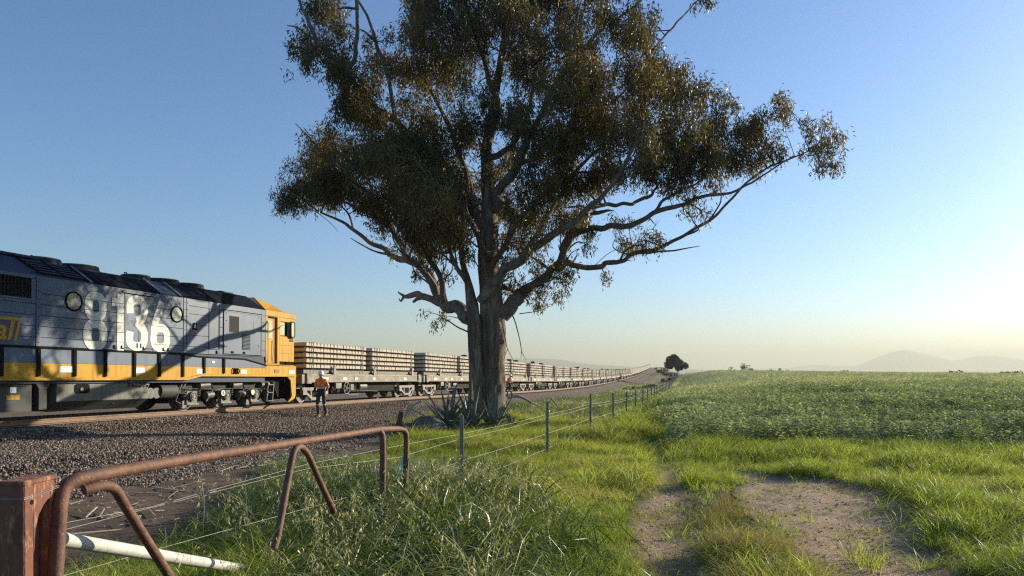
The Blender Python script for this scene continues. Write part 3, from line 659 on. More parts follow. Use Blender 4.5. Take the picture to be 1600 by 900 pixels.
# ---- below the frame
m = MB(); m.bb(-21, -.06, -1.15, 1.15, .92, 1.18); m.bb(-21, -1.9, -.5, .5, .5, .92); m.build('underframe', M['black'], LO)
m = MB(); m.prism([(-1.36, .97), (-1.36, .47), (-.95, .20), (.95, .20), (1.36, .47), (1.36, .97)], -10.72, -7.62); tk = m.build('fuel_tank', M['tank'], LO)
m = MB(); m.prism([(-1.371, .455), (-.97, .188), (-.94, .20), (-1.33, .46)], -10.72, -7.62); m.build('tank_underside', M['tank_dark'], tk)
m = MB(); q = stadium(-9.95, .80, .24, .13, n=16, p=5); m.prism(q, -1.372, -1.35, 'y'); fl = m.build('filler_recess', M['black'], tk); m = MB(); m.cyl((-9.98, -1.37, .78), (-9.98, -1.40, .78), .05, 10); m.build('filler_cap', M['lightsteel'], fl)
for s in (-9.75, -8.85, -7.95): m = MB(); m.box((s, -1.20, .40), (.22, .03, .10), (R(-35), R(20), 0)); m.build('jacking_lug', M['dark'], tk)
m = MB()
for k in range(6): m.bb(-8.35+k*.14, -8.33+k*.14, -1.40, -1.365, .82, 1.02)
m.bb(-8.36, -7.6, -1.40, -1.37, .88, .91); m.build('step_grating', M['greysteel'], tk)
m = MB(); m.tube([(-8.4, -1.42, 1.03), (-8.15, -1.42, .86), (-7.85, -1.42, .86), (-7.6, -1.42, 1.03)], .015, 6); m.build('guard_rail', M['lightsteel'], tk)
m = MB(); m.bb(-14.2, -11.40, -1.33, 1.33, .25, .96); bx_ = m.build('equipment_box', M['tank_dark'], LO)
m = MB(); m.bb(-11.98, -11.82, -1.345, -1.331, .72, .86); m.build('box_label', M['white'], bx_)
m = MB(); m.bb(-12.08, -11.72, -1.345, -1.331, .55, .66); m.build('box_label', M['yellow'], bx_)
m = MB(); m.bb(-12.2, -11.55, -1.345, -1.331, .87, .92); m.build('box_hinge', M['dark'], bx_)
m = MB(); m.bb(-11.24, -11.02, -1.38, -1.2, .28, .98); m.prism([(-11.35, .98), (-10.92, .98), (-11.02, .8), (-11.24, .8)], -1.39, -1.2, 'y'); m.build('bracket', M['tank_dark'], LO)
for k, s in enumerate((-7.35, -7.1)):
    m = MB(); m.cyl((s, -1.2, .62), (s+.02, -.8, .62), .17, 14); m.build('air_filter', M['greysteel'], LO, True)
m = MB(); m.cyl((-6.95, -1.05, .68), (-6.25, -1.05, .68), .24, 18); m.build('air_reservoir', M['tank_dark'], LO, True)
# bogies
def wheel(parent, s, r=.5, y=-.76):
    w_ = MB(); w_.cyl((s, y-.07, r), (s, y+.07, r), r, 30); w_.cyl((s, y+.05, r), (s, y+.09, r), r+.03, 30)
    o = w_.build('wheel', M['wheel'], parent, True)
    m = MB(); m.cyl((s, y-.10, r), (s, y-.06, r), r*.34, 16); m.ring((s, y-.075, r), (0, 1, 0), r*.9, .03, 30, 5); m.build('hub', M['dark'], o, True)
    return o
def loco_bogie(c):
    B = empty('bogie'); B.parent = LO
    f = MB(); f.prism([(c-2.45, .62), (c-2.35, .86), (c-1.2, .90), (c+1.2, .90), (c+2.35, .86), (c+2.45, .62), (c+1.95, .55), (c+1.5, .72), (c-1.5, .72), (c-1.95, .55)], -1.14, -1.02, 'y'); f.build('side_frame', M['dark'], B)
    f = MB(); f.bb(c-2.3, c+2.3, -.6, .6, .25, .75); f.build('traction_motors', M['black'], B)
    for k, s in enumerate((c-1.68, c, c+1.66)):
        wheel(B, s); wheel(B, s, .5, .76)
        a = MB(); a.cyl((s, -1.10, .48), (s, -1.26, .48), .165, 18); a.bb(s-.24, s+.24, -1.18, -1.08, .22, .66); ab = a.build('axle_box', M['greysteel'], B, True)
        a = MB(); a.ring((s, -1.265, .48), (0, 1, 0), .12, .022, 16, 5); a.cyl((s, -1.26, .48), (s, -1.285, .48), .06, 10); a.bb(s-.3, s+.26, -1.24, -1.12, .20, .245); a.build('axle_cap', M['lightsteel'], ab)
        for q in (-.34, .34):
            sp_ = MB(); zz = [(.0, .45+.02*i) for i in range(16)]
            hel = [(s+q+.075*math.cos(i*.9), -1.12+.075*math.sin(i*.9), .44+.011*i) for i in range(30)]; sp_.tube(hel, .018, 5); sp_.build('spring', M['greysteel'], B, True)
        if k < 3:
            b = MB(); b.cyl((s+.25, -1.22, .83), (s+.72, -1.22, .86), .115, 16); b.cyl((s+.72, -1.22, .86), (s+.84, -1.22, .87), .05, 8); b.build('brake_cylinder', M['greysteel'], B, True)
            b = MB(); b.cyl((s+.62, -1.20, .50), (s+.95, -1.20, .52), .125, 14); b.build('damper', M['greysteel'], B, True)
            b = MB(); b.tube([(s+.85, -1.24, .86), (s+.92, -1.25, .72), (s+.84, -1.25, .55), (s+.62, -1.23, .30)], .025, 6); b.build('brake_rigging', M['lightsteel'], B, True)
            b = MB(); b.bb(s+.44, s+.64, -1.0, -.7, .25, .62); b.build('brake_shoe', M['dark'], B)
    p_ = MB()
    p_.tube([(c-2.3, -1.24, .75), (c-.6, -1.24, .70), (c+.6, -1.24, .72), (c+2.2, -1.24, .68)], .014, 5)
    p_.tube([(c-2.2, -1.26, .98), (c-2.35, -1.27, .7), (c-2.5, -1.25, .35), (c-2.2, -1.2, .25)], .02, 5)
    p_.tube([(c-2.0, -1.26, .98), (c-2.25, -1.27, .74)], .03, 6)
    p_.tube([(c-.9, -1.26, .95), (c-.7, -1.28, .66), (c-.2, -1.26, .72)], .016, 5); p_.tube([(c+.8, -1.26, .95), (c+1.0, -1.28, .6), (c+1.3, -1.26, .74)], .016, 5)
    p_.build('pipework', M['greysteel'], B, True)
    for s in (c-.24, c+1.42):
        d_ = MB(); d_.cyl((s, -1.26, .56), (s, -1.275, .56), .10, 16); dd = d_.build('white_disc', M['cream'], B)
        n_ = MB()
        if s < c: vs, fs = ribbon(stadium(s, .535, .028, .026, n=12), .009, -1.275, -1.279, True); n_.add(vs, fs); vs, fs = ribbon(stadium(s, .59, .024, .022, n=12), .009, -1.275, -1.280, True); n_.add(vs, fs)
        else: n_.bb(s-.01, s+.012, -1.279, -1.275, .50, .62)
        n_.build('disc_number', M['black'], dd)
    return B
loco_bogie(-3.85); loco_bogie(-17.2)
l_ = MB()
for z in (.20, .52, .82): l_.bb(-1.72, -1.38, -1.44, -1.28, z, z+.03)
for s in (-1.73, -1.37): l_.box((s, -1.36, .55), (.035, .12, .74), (0, R(7), 0))
l_.build('cab_ladder', M['greysteel'], LO)
m = MB(); m.tube([(-1.2, -1.2, .95), (-1.0, -1.25, .6), (-.8, -1.2, .35)], .03, 6); m.tube([(-.9, -1.1, 1.0), (-.75, -1.2, .6), (-.6, -1.1, .3)], .02, 6); m.build('sand_pipe', M['dark'], LO, True)
m = MB(); m.bb(-1.15, -.7, -1.2, -1.0, .45, .95); m.build('sand_box', M['black'], LO)
# ------------------------------------------------------------------ sleeper wagons
PITCH = 12.75; NW = 37
ORD = ['first', 'second', 'third', 'fourth', 'fifth', 'sixth', 'seventh', 'eighth', 'ninth', 'tenth', 'eleventh', 'twelfth', 'thirteenth', 'fourteenth', 'fifteenth', 'sixteenth', 'seventeenth', 'eighteenth', 'nineteenth', 'twentieth', 'twenty-first', 'twenty-second', 'twenty-third', 'twenty-fourth', 'twenty-fifth', 'twenty-sixth', 'twenty-seventh', 'twenty-eighth', 'twenty-ninth', 'thirtieth', 'thirty-first', 'thirty-second', 'thirty-third', 'thirty-fourth', 'thirty-fifth', 'thirty-sixth', 'thirty-seventh']
def wagon_bogie(root, c):
    B = empty('bogie'); B.parent = root
    for y in (-1, 1):
        f = MB()
        def bar(a, b, t=.10, dpt=.10):
            a = Vector((c+a[0], y*1.02, a[1])); b = Vector((c+b[0], y*1.02, b[1])); v = b-a
            f.box((a+b)/2, (v.length+t*.6, dpt, t), (0, -math.atan2(v.z, v.x), 0))
        bar((-1.0, .62), (1.0, .62), .13, .12); bar((-.88, .55), (-.28, .20), .11, .115); bar((.88, .55), (.28, .20), .11, .115); bar((-.3, .19), (.3, .19), .12, .11)
        bar((-.36, .58), (-.30, .22), .08, .105); bar((.36, .58), (.30, .22), .08, .105)
        for q in (-.85, .85): f.box((c+q, y*1.03, .50), (.30, .14, .26))
        f.build('side_frame', M['lightsteel'], B)
        for q in (-.12, .12):
            s = MB(); s.tube([(c+q+.06*math.cos(i*1.1), y*1.02+.06*math.sin(i*1.1), .27+.0125*i) for i in range(24)], .016, 4); s.build('spring', M['greysteel'], B)
        for q in (-.85, .85):
            w_ = MB(); w_.cyl((c+q, y*.78-.06, .45), (c+q, y*.78+.06, .45), .45, 26); w = w_.build('wheel', M['wheel'], B, True)
            w_ = MB(); w_.ring((c+q, y*.86, .45), (0, 1, 0), .40, .035, 26, 5); w_.build('tyre', M['greysteel'], w, True)
    return B
WG = empty('flat_wagon')
m = MB(); m.bb(-6.0, 6.0, -1.32, 1.32, 1.20, 1.27); m.build('deck', M['deck'], WG)
m = MB()
for y in (-1.30, 1.30): m.bb(-6.0, 6.0, y-.05, y+.05, .92, 1.20); m.bb(-6.0, 6.0, y-.09, y+.09, .905, .945)
m.build('side_sill', M['wagon'], WG)
m = MB(); m.bb(-5.9, 5.9, -1.2, 1.2, 1.275, 1.44); m.build('load_platform', M['greysteel'], WG)
m = MB(); m.bb(-6.0, 6.0, -1.36, -1.26, 1.205, 1.262); m.build('deck_edge', M['deck'], WG)
m = MB(); m.bb(-5.8, 5.8, -.34, .34, .32, 1.15); m.bb(-3.3, 3.3, -.95, .95, .42, .93); m.bb(-5.6, 5.6, -1.1, 1.1, .88, 1.15); m.build('frame_dark_fill', M['wagon_dark'], WG)  # centre frame, with wide dark boxes added to stand for the shade below
for e in (-1, 1):
    m = MB(); m.bb(e*6.0, e*6.22, -1.34, 1.34, .86, 1.24); m.bb(e*5.62, e*5.95, -1.42, -1.2, .86, 1.30); m.build('headstock', M['wagon'], WG)
    m = MB(); m.bb(e*6.22, e*6.5, -.15, .15, .82, 1.05); m.build('coupler', M['dark'], WG)
    wagon_bogie(WG, e*4.75)
for s in (-3.6, .3, 4.9):
    m = MB(); m.prism([(-.16, 0), (.16, 0), (.05, .42), (-.03, .42)], -1.36, -1.31, 'y'); o = m.build('stake', M['lightsteel'], WG); o.location = (s, 0, 1.24)
    m = MB(); m.bb(-.30, -.12, -1.37, -1.28, .0, .12); m.build('bracket', M['black'], o)
for s, w_, z in ((-4.4, .5, 1.06), (-2.7, .35, 1.06), (-1.6, .3, 1.06), (.2, .3, 1.06), (3.9, .4, 1.06)):
    m = MB(); m.bb(s-w_/2, s+w_/2, -1.365, -1.352, z-.06, z+.06); m.build('label_plate', M['white'], WG)
m = MB(); m.bb(-3.4, -2.9, -1.30, -1.2, .62, .90); m.build('end_plate', M['wagon'], WG)
hw_ = MB(); hw_.ring((-2.55, -1.36, .62), (0, 1, 0), .27, .026, 22, 6)
for k in range(5):
    a = 2*math.pi*k/5; hw_.tube([(-2.55, -1.36, .62), (-2.55+.26*math.cos(a), -1.36, .62+.26*math.sin(a))], .02, 5)
hw_.cyl((-2.55, -1.38, .62), (-2.55, -1.0, .62), .03, 8); hw_.build('hand_brake_wheel', M['lightsteel'], WG)
bg_ = MB(); bg_.tube([(-2.2, -1.2, .55), (-1.2, -1.2, .5), (1.0, -1.15, .42)], .022, 5); bg_.tube([(-1.4, -1.2, .9), (-1.35, -1.22, .4)], .03, 5); bg_.tube([(-1.0, -1.2, .9), (-1.02, -1.22, .35)], .022, 5); bg_.box((-1.9, -1.2, .66), (.3, .2, .3)); bg_.cyl((-.7, -.9, .68), (.0, -.9, .68), .2, 12); bg_.bb(-2.2, -1.2, -1.25, -1.15, .30, .335)
bg_.build('brake_gear', M['greysteel'], WG)
SL_X = ([-5.64+.2815*k for k in range(19)], [.35+.2705*k for k in range(19)])
SLZ = [1.535+.235*k for k in range(5)]
m = MB()
for k in range(5):
    for y in (-.72, .72): m.bb(-5.75, -.42, y-.38, y+.38, SLZ[k]-.083, SLZ[k]-.002); m.bb(.22, 5.35, y-.38, y+.38, SLZ[k]-.083, SLZ[k]-.002)  # spacers made extra wide to block light, so gaps between layers go black
m.build('dunnage', M['dunnage'], WG)
m = MB()
for x in (-5.3, -.9, .7, 4.9): m.bb(x-.02, x+.02, -1.285, 1.285, SLZ[4]+.155, SLZ[4]+.165); m.bb(x-.02, x+.02, -1.292, -1.285, 1.2, SLZ[4]+.16)
m.build('strap', M['dark'], WG)
# simple copy for the far end of the train, where no part shows
far = MB(); far.cur = 0; far.bb(-6.2, 6.2, -1.33, 1.33, .92, 1.27); far.bb(-5.9, 5.9, -1.2, 1.2, 1.27, 1.46)
far.cur = 1
for c in (-4.75, 4.75):
    far.bb(c-.9, c+.9, -1.08, -.98, .55, .70)
    for q in (-.85, .85): far.cyl((c+q, -.85, .45), (c+q, -.7, .45), .45, 12)
far.bb(-5.8, 5.8, -.3, .3, .6, .9)
far.cur = 2
for k in range(5): far.bb(-5.75, 5.35, -1.1, 1.1, SLZ[k]-.083, SLZ[k]-.002)
for i in range(NW):
    s = .85+PITCH*i+6.1; L, Ro = track_pose(s)
    if i == 0: o = WG
    elif i < 17: o = copy_tree(WG)
    elif i == 17: o = FARW = far.build('flat_wagon', [M['wagon'], M['wagon_dark'], M['dunnage']])
    else: o = FARW.copy(); COL.objects.link(o)
    o.location = L; o.rotation_euler = Ro
    if i == 0: lab = 'first flat wagon, coupled right behind the yellow cab and loaded with concrete sleepers'
    else: lab = '%s flat wagon counted from the locomotive, loaded with concrete sleepers' % ORD[i]
    tag(o, lab, 'wagon', 'flat wagons of the sleeper train')
    if i in (1, 2, 3, 5, 6, 8, 9, 11):
        for q in range(2 if i % 3 else 3):
            b_ = MB(); xx = random.uniform(.4, 5.0) if q < 2 else random.uniform(-5, -1); b_.bb(xx-.16, xx+.16, -1.1, -.75, SLZ[4]+.155, SLZ[4]+.155+random.uniform(.12, .26)); b_.build('spacer_block', M['dunnage'], o)
# the sleepers: the largest-showing ones one by one, the rest as one object
def sleeper_mesh():
    n = 7; ys = [-1.25, -1.2, -.95, -.45, 0, .45, .95, 1.2, 1.25]; hh = [.135, .15, .15, .13, .12, .13, .15, .15, .135]; tw = [.085, .09, .09, .075, .07, .075, .09, .09, .085]
    vs = []; fs = []
    for y, h, t in zip(ys, hh, tw): vs += [(-.122, y, 0), (.122, y, 0), (.118, y, h*.55), (t, y, h), (-t, y, h), (-.118, y, h*.55)]
    k = 6
    for i in range(len(ys)-1):
        for j in range(k): fs.append((i*k+j, i*k+(j+1) % k, (i+1)*k+(j+1) % k, (i+1)*k+j))
    fs += [tuple(range(k-1, -1, -1)), tuple((len(ys)-1)*k+j for j in range(k))]
    m = MB(); m.add(vs, fs); o = m.build('concrete_sleeper', M['concrete']); return o
SLP = sleeper_mesh(); first = True; nsl = 0; rest = MB()
LAY = ['bottom', 'second', 'middle', 'fourth', 'topmost']; BUN = ['front', 'rear']
for i in range(NW):
    s = .85+PITCH*i+6.1; L, Ro = track_pose(s); Mx = Matrix.Translation(L) @ Euler(Ro).to_matrix().to_4x4()
    for b in (0, 1):
        for k in range(5):
            if i == 0 or (i == 1 and b == 0 and True):
                for q, x in enumerate(SL_X[b]):
                    o = SLP if first else SLP.copy()
                    if not first: COL.objects.link(o)
                    first = False; o.matrix_world = Mx @ Matrix.Translation((x+random.uniform(-.008, .008), random.uniform(-.018, .018), SLZ[k])); nsl += 1
                    o.rotation_euler.z += random.uniform(-.003, .003)
                    tag(o, '%s concrete sleeper from the locomotive end, %s layer, %s bundle of the %s wagon' % (ORD[q], LAY[k], BUN[b], ORD[i]), 'sleeper', 'sleepers in the %s layer, %s bundle, %s wagon' % (LAY[k], BUN[b], ORD[i]))
            elif i < 16:
                for x in SL_X[b]:
                    y0, y1 = -1.25+random.uniform(-.02, .02), 1.25
                    v = [(x-.122, y0, SLZ[k]), (x+.122, y0, SLZ[k]), (x+.118, y0, SLZ[k]+.08), (x+.09, y0, SLZ[k]+.15), (x-.09, y0, SLZ[k]+.15), (x-.118, y0, SLZ[k]+.08)]
                    v = [Mx @ Vector(p) for p in v]+[Mx @ Vector((p[0], y1, p[2])) for p in v]
                    rest.add(v, [(5, 4, 3, 2, 1, 0), (2, 3, 9, 8), (3, 4, 10, 9), (4, 5, 11, 10), (5, 0, 6, 11), (1, 2, 8, 7), (0, 1, 7, 6)])
            else:
                x0, x1 = SL_X[b][0]-.12, SL_X[b][-1]+.12
                v = [Mx @ Vector((x, y, SLZ[k]+z)) for x in (x0, x1) for y in (-1.25, 1.25) for z in (0, .15)]
                rest.add(v, [(0, 1, 3, 2), (4, 6, 7, 5), (0, 4, 5, 1), (2, 3, 7, 6), (0, 2, 6, 4), (1, 5, 7, 3)])
ro = rest.build('stacked_sleepers', M['concrete']); tag(ro, kind='stuff')

# ------------------------------------------------------------------ people
def skin_body(edges, verts, radii, root=0, sub=2):
    me = bpy.data.meshes.new('body'); bm = bmesh.new(); lay = bm.verts.layers.skin.verify(); vv = [bm.verts.new(v) for v in verts]
    for a, b in edges: bm.edges.new((vv[a], vv[b]))
    for i, v in enumerate(vv):
        r = radii[i]; v[lay].radius = r if isinstance(r, tuple) else (r, r); v[lay].use_root = (i == root)
    bm.to_mesh(me); bm.free()
    o = bpy.data.objects.new('tmp', me); COL.objects.link(o)
    sk = o.modifiers.new('s', 'SKIN'); sk.use_smooth_shade = True; ss = o.modifiers.new('u', 'SUBSURF'); ss.levels = sub
    dg = bpy.context.evaluated_depsgraph_get(); out = bpy.data.meshes.new_from_object(o.evaluated_get(dg)); bpy.data.objects.remove(o); return out
def make_person(phase=1, bend=0.0):
    root = empty('person')
    fz = phase
    V = [(0, 0, .96), (0, 0, 1.10), (0, -.01-bend*.3, 1.26), (0, -.015-bend*.6, 1.40), (0, -.02-bend*.8, 1.49), (0, -.045-bend*.9, 1.58), (0, -.05-bend*.95, 1.68),   # 0-6 spine, head
         (-.17, -.01-bend*.6, 1.41), (-.245, .03-bend*.6, 1.16), (-.255, -.10-bend*.6, .93),      # 7-9 arm
         (.17, -.01-bend*.6, 1.40), (.255, .06-bend*.6, 1.16), (.235, -.15-bend*.6, 1.0),        # 10-12 arm
         (-.10, 0, .90), (-.085, -.20*fz, .51), (-.07, -.12*fz, .10), (-.085, -.26*fz, .04),   # 13-16 leg
         (.10, 0, .90), (.115, -.03*fz, .50), (.12, .20*fz, .14), (.13, .09*fz, .06)]         # 17-20 leg
    E = [(0, 1), (1, 2), (2, 3), (3, 4), (4, 5), (5, 6), (3, 7), (7, 8), (8, 9), (3, 10), (10, 11), (11, 12), (0, 13), (13, 14), (14, 15), (15, 16), (0, 17), (17, 18), (18, 19), (19, 20)]
    Rr = [(.17, .13), (.165, .125), (.175, .13), (.16, .11), .058, (.078, .095), (.07, .085), .075, .058, .042, .075, .058, .042, .10, .072, .052, .05, .10, .072, .052, .05]
    me = skin_body(E, V, Rr); body = link_mesh('body', me, [M['navycloth'], M['hivis'], M['reflect'], M['skin']], root, True)
    mi = []
    for p in me.polygons:
        x, y, z = p.center; m = 0
        if z > 1.10 and (abs(x) < .20 or z > 1.14): m = 1
        pass
        if abs(x) < .21 and (1.07 < z < 1.12): m = 2
        if 1.2 < z < 1.44 and .085 < abs(x) < .125: m = 2
        if abs(x) >= .2 and 1.22 < z < 1.26: m = 2
        if z < .6 and .44 < z < .49: m = 2
        if z > 1.475: m = 3
        mi.append(m)
    me.polygons.foreach_set('material_index', mi)
    hy = -.05-bend*.93
    n_ = MB(); n_.add([(-.014, hy-.085, 1.585), (.014, hy-.085, 1.585), (0, hy-.115, 1.592), (0, hy-.088, 1.63)], [(0, 1, 2), (0, 2, 3), (2, 1, 3), (0, 3, 1)]); n_.build('nose', M['skin'], root)
    for e in (-1, 1):
        n_ = MB(); n_.cyl((e*.03, hy-.080, 1.632), (e*.03, hy-.092, 1.632), .011, 8); n_.build('eye', M['black'], root)
        n_ = MB(); n_.box((e*.082, hy+.0, 1.62), (.014, .035, .055)); n_.build('ear', M['skin'], root, bevel=.004)
    n_ = MB(); n_.bb(-.024, .024, hy-.093, hy-.080, 1.556, 1.564); n_.build('mouth', pmat('lips', (.3, .13, .1), None, 5, .6), root)
    h = MB(); prof = [(.125, 0), (.122, .05), (.105, .10), (.07, .135), (.025, .148)]; n = 20; vs = []; fs = []
    for r, z in [(.16, -.012), (.165, .0)]+prof:
        for j in range(n):
            a = 2*math.pi*j/n; rr = r+(.035*max(0, -math.sin(a)) if r > .15 else 0); vs.append((rr*math.cos(a)*.86, hy+.01+rr*math.sin(a), 1.645+z))
    k = len(vs)//n
    for i in range(k-1):
        for j in range(n): fs.append((i*n+j, i*n+(j+1) % n, (i+1)*n+(j+1) % n, (i+1)*n+j))
    fs += [tuple(range(n-1, -1, -1)), tuple((k-1)*n+j for j in range(n))]
    h.add(vs, fs); h.build('hard_hat', M['helmet'], root, True)
    for sx, w in ((-1, V[9]), (1, V[12])):
        g = MB(); wx, wy, wz = w; g.box((wx, wy-.015, wz-.055), (.034, .08, .10), (R(-10), 0, 0))
        for q in range(4):
            y0 = wy-.045+.024*q; ln = (.066, .078, .074, .058)[q]
            g.tube([(wx, y0, wz-.10), (wx-sx*.010, y0-.005, wz-.10-ln*.5), (wx-sx*.028, y0-.008, wz-.10-ln*.92)], [.0115, .0105, .009], 6)
        g.tube([(wx, wy-.05, wz-.045), (wx-sx*.012, wy-.082, wz-.075), (wx-sx*.02, wy-.088, wz-.11)], [.014, .012, .010], 6)
        g.build('glove', M['glove'], root, True)
    for a, b in ((V[15], V[16]), (V[19], V[20])):
        g = MB(); a = Vector(a); b = Vector(b); d = (b-a); d.z = 0; d.normalize(); c = Vector((a.x, a.y, 0))
        sl = min(.0, 0); pts = [(-.075, .0, .045), (-.06, .115, .052), (.03, .11, .055), (.10, .07, .055), (.175, .045, .045)]
        side = d.cross(Vector((0, 0, 1))); vs = []; fs = []
        for t, z, w_ in pts:
            zb = .0
            for q, zz in ((-1, 0), (1, 0), (1, z), (-1, z)): vs.append(c+d*t+side*q*w_+Vector((0, 0, (max(0, a.z-.1))*.9+zz)))
        for i in range(4):
            for j in range(4): fs.append((i*4+j, i*4+(j+1) % 4, (i+1)*4+(j+1) % 4, (i+1)*4+j))
        fs += [(3, 2, 1, 0), (16, 17, 18, 19)]
        g.add(vs, fs); g.tube([c+Vector((0, 0, a.z+.02)), c+Vector((0, 0, a.z+.16))], [.068, .066], 10); g.build('boot', M['boot'], root, True)
    return root
P1 = make_person(1)
x1, y1 = -7.42, 27.4; P1.location = (x1, y1, float(ballast_z(offD(x1, y1), y1))+.02); P1.rotation_euler = (0, 0, R(-4))
tag(P1, 'person in orange hi-vis shirt and white hard hat walking on ballast beside the first wagon', 'person')
P2 = make_person(-1, .12)
x2, y2 = -.22, 56.0; P2.location = (x2, y2, float(ballast_z(offD(x2, y2), y2))+.02); P2.rotation_euler = (0, 0, R(35)); 
tag(P2, 'person in orange hi-vis by the wagons, half hidden behind the big trunk', 'person')
# ------------------------------------------------------------------ the big gum tree
TY = 24.0
def TP(px, py, dy=0.0):
    y = TY+dy; return np.array([(px-800)/1100*y, y, EYE-(py-577)/1100*y])
GB = np.array([-.76, TY, float(ground(-.76, TY))])
GUM = empty('gum_tree', tuple(GB)); tag(GUM, 'large spreading gum tree with a thick twin trunk standing between the fence and the train', 'tree')
def limb_pts(l, n=6):
    P = catmull([(*(TP(px, py, dy)-GB), r*.88*(TY)/1100) for px, py, dy, r in l], n); return P[:, :3], P[:, 3]
def rough_tube(mb, P, r, n, amp=.06, seed=0, flute=0):
    k = len(P); vs = []; prev = None
    for i in range(k):
        t = P[min(i+1, k-1)]-P[max(i-1, 0)]; t = t/np.linalg.norm(t)
        if prev is None: u = np.cross(t, [0, 1, 0] if abs(t[1]) < .9 else [1, 0, 0]); u /= np.linalg.norm(u)
        else: u = prev-t*np.dot(prev, t); u /= np.linalg.norm(u)
        prev = u; w = np.cross(t, u)
        for j in range(n):
            a = 2*math.pi*j/n; q = 1+amp*(2*float(vnoise(j*1.7+seed*9, i*.35, 1))-1)+flute*math.sin(a*5+seed)*max(0, 1-i/(k*.5))
            vs.append(P[i]+(u*math.cos(a)+w*math.sin(a))*r[i]*q)
    fs = [(i*n+j, i*n+(j+1) % n, (i+1)*n+(j+1) % n, (i+1)*n+j) for i in range(k-1) for j in range(n)]
    fs += [tuple(range(n-1, -1, -1)), tuple((k-1)*n+j for j in range(n))]
    mb.add(vs, fs)
SKEL = []   # points of the wood, for hanging foliage on
def limb(l, name='limb', mat='limb', n=10, amp=.07, seg=6, flute=0, parent=GUM):
    P, r = limb_pts(l, seg)
    if n < 12:
        wob = np.stack([vnoise(np.arange(len(P))*.31, np.full(len(P), len(SKEL)*3.1+q*7), 1)-.5 for q in range(3)], 1); P = P+wob*r[:, None]*1.6
    m = MB(); rough_tube(m, P, np.maximum(r, .006), n, amp, len(SKEL), flute)
    for i in range(0, len(P), 2): SKEL.append((P[i], r[i]))
    return m.build(name, M[mat], parent, True)
limb([(770, 690, 0, 36), (770, 668, 0, 29), (770, 645, 0, 24), (770, 600, 0, 21.5), (771, 560, 0, 21), (771, 520, 0, 21.5), (768, 480, 0, 21), (765, 440, 0, 19), (763, 400, 0, 18), (764, 360, .1, 15.5), (764, 320, .2, 13.5), (763, 290, .2, 12), (760, 240, .3, 10), (766, 195, .4, 8), (775, 140, .5, 7), (788, 60, .6, 5.5), (800, -40, .6, 4), (806, -130, .6, 2)], 'trunk', 'bark', 24, .10, 8, .07)
limb([(748, 690, -.3, 25), (747, 664, -.3, 20), (746, 625, -.3, 15.5), (744, 580, -.3, 12.5), (742, 540, -.28, 11.5), (741, 505, -.2, 12), (738, 480, -.1, 11), (731, 440, 0, 6.5), (721, 400, .2, 5), (722, 350, .4, 4), (732, 300, .4, 3.5), (722, 250, .5, 3), (702, 200, .6, 2.5), (662, 120, .8, 2)], 'trunk', 'bark', 18, .09, 8, .05)
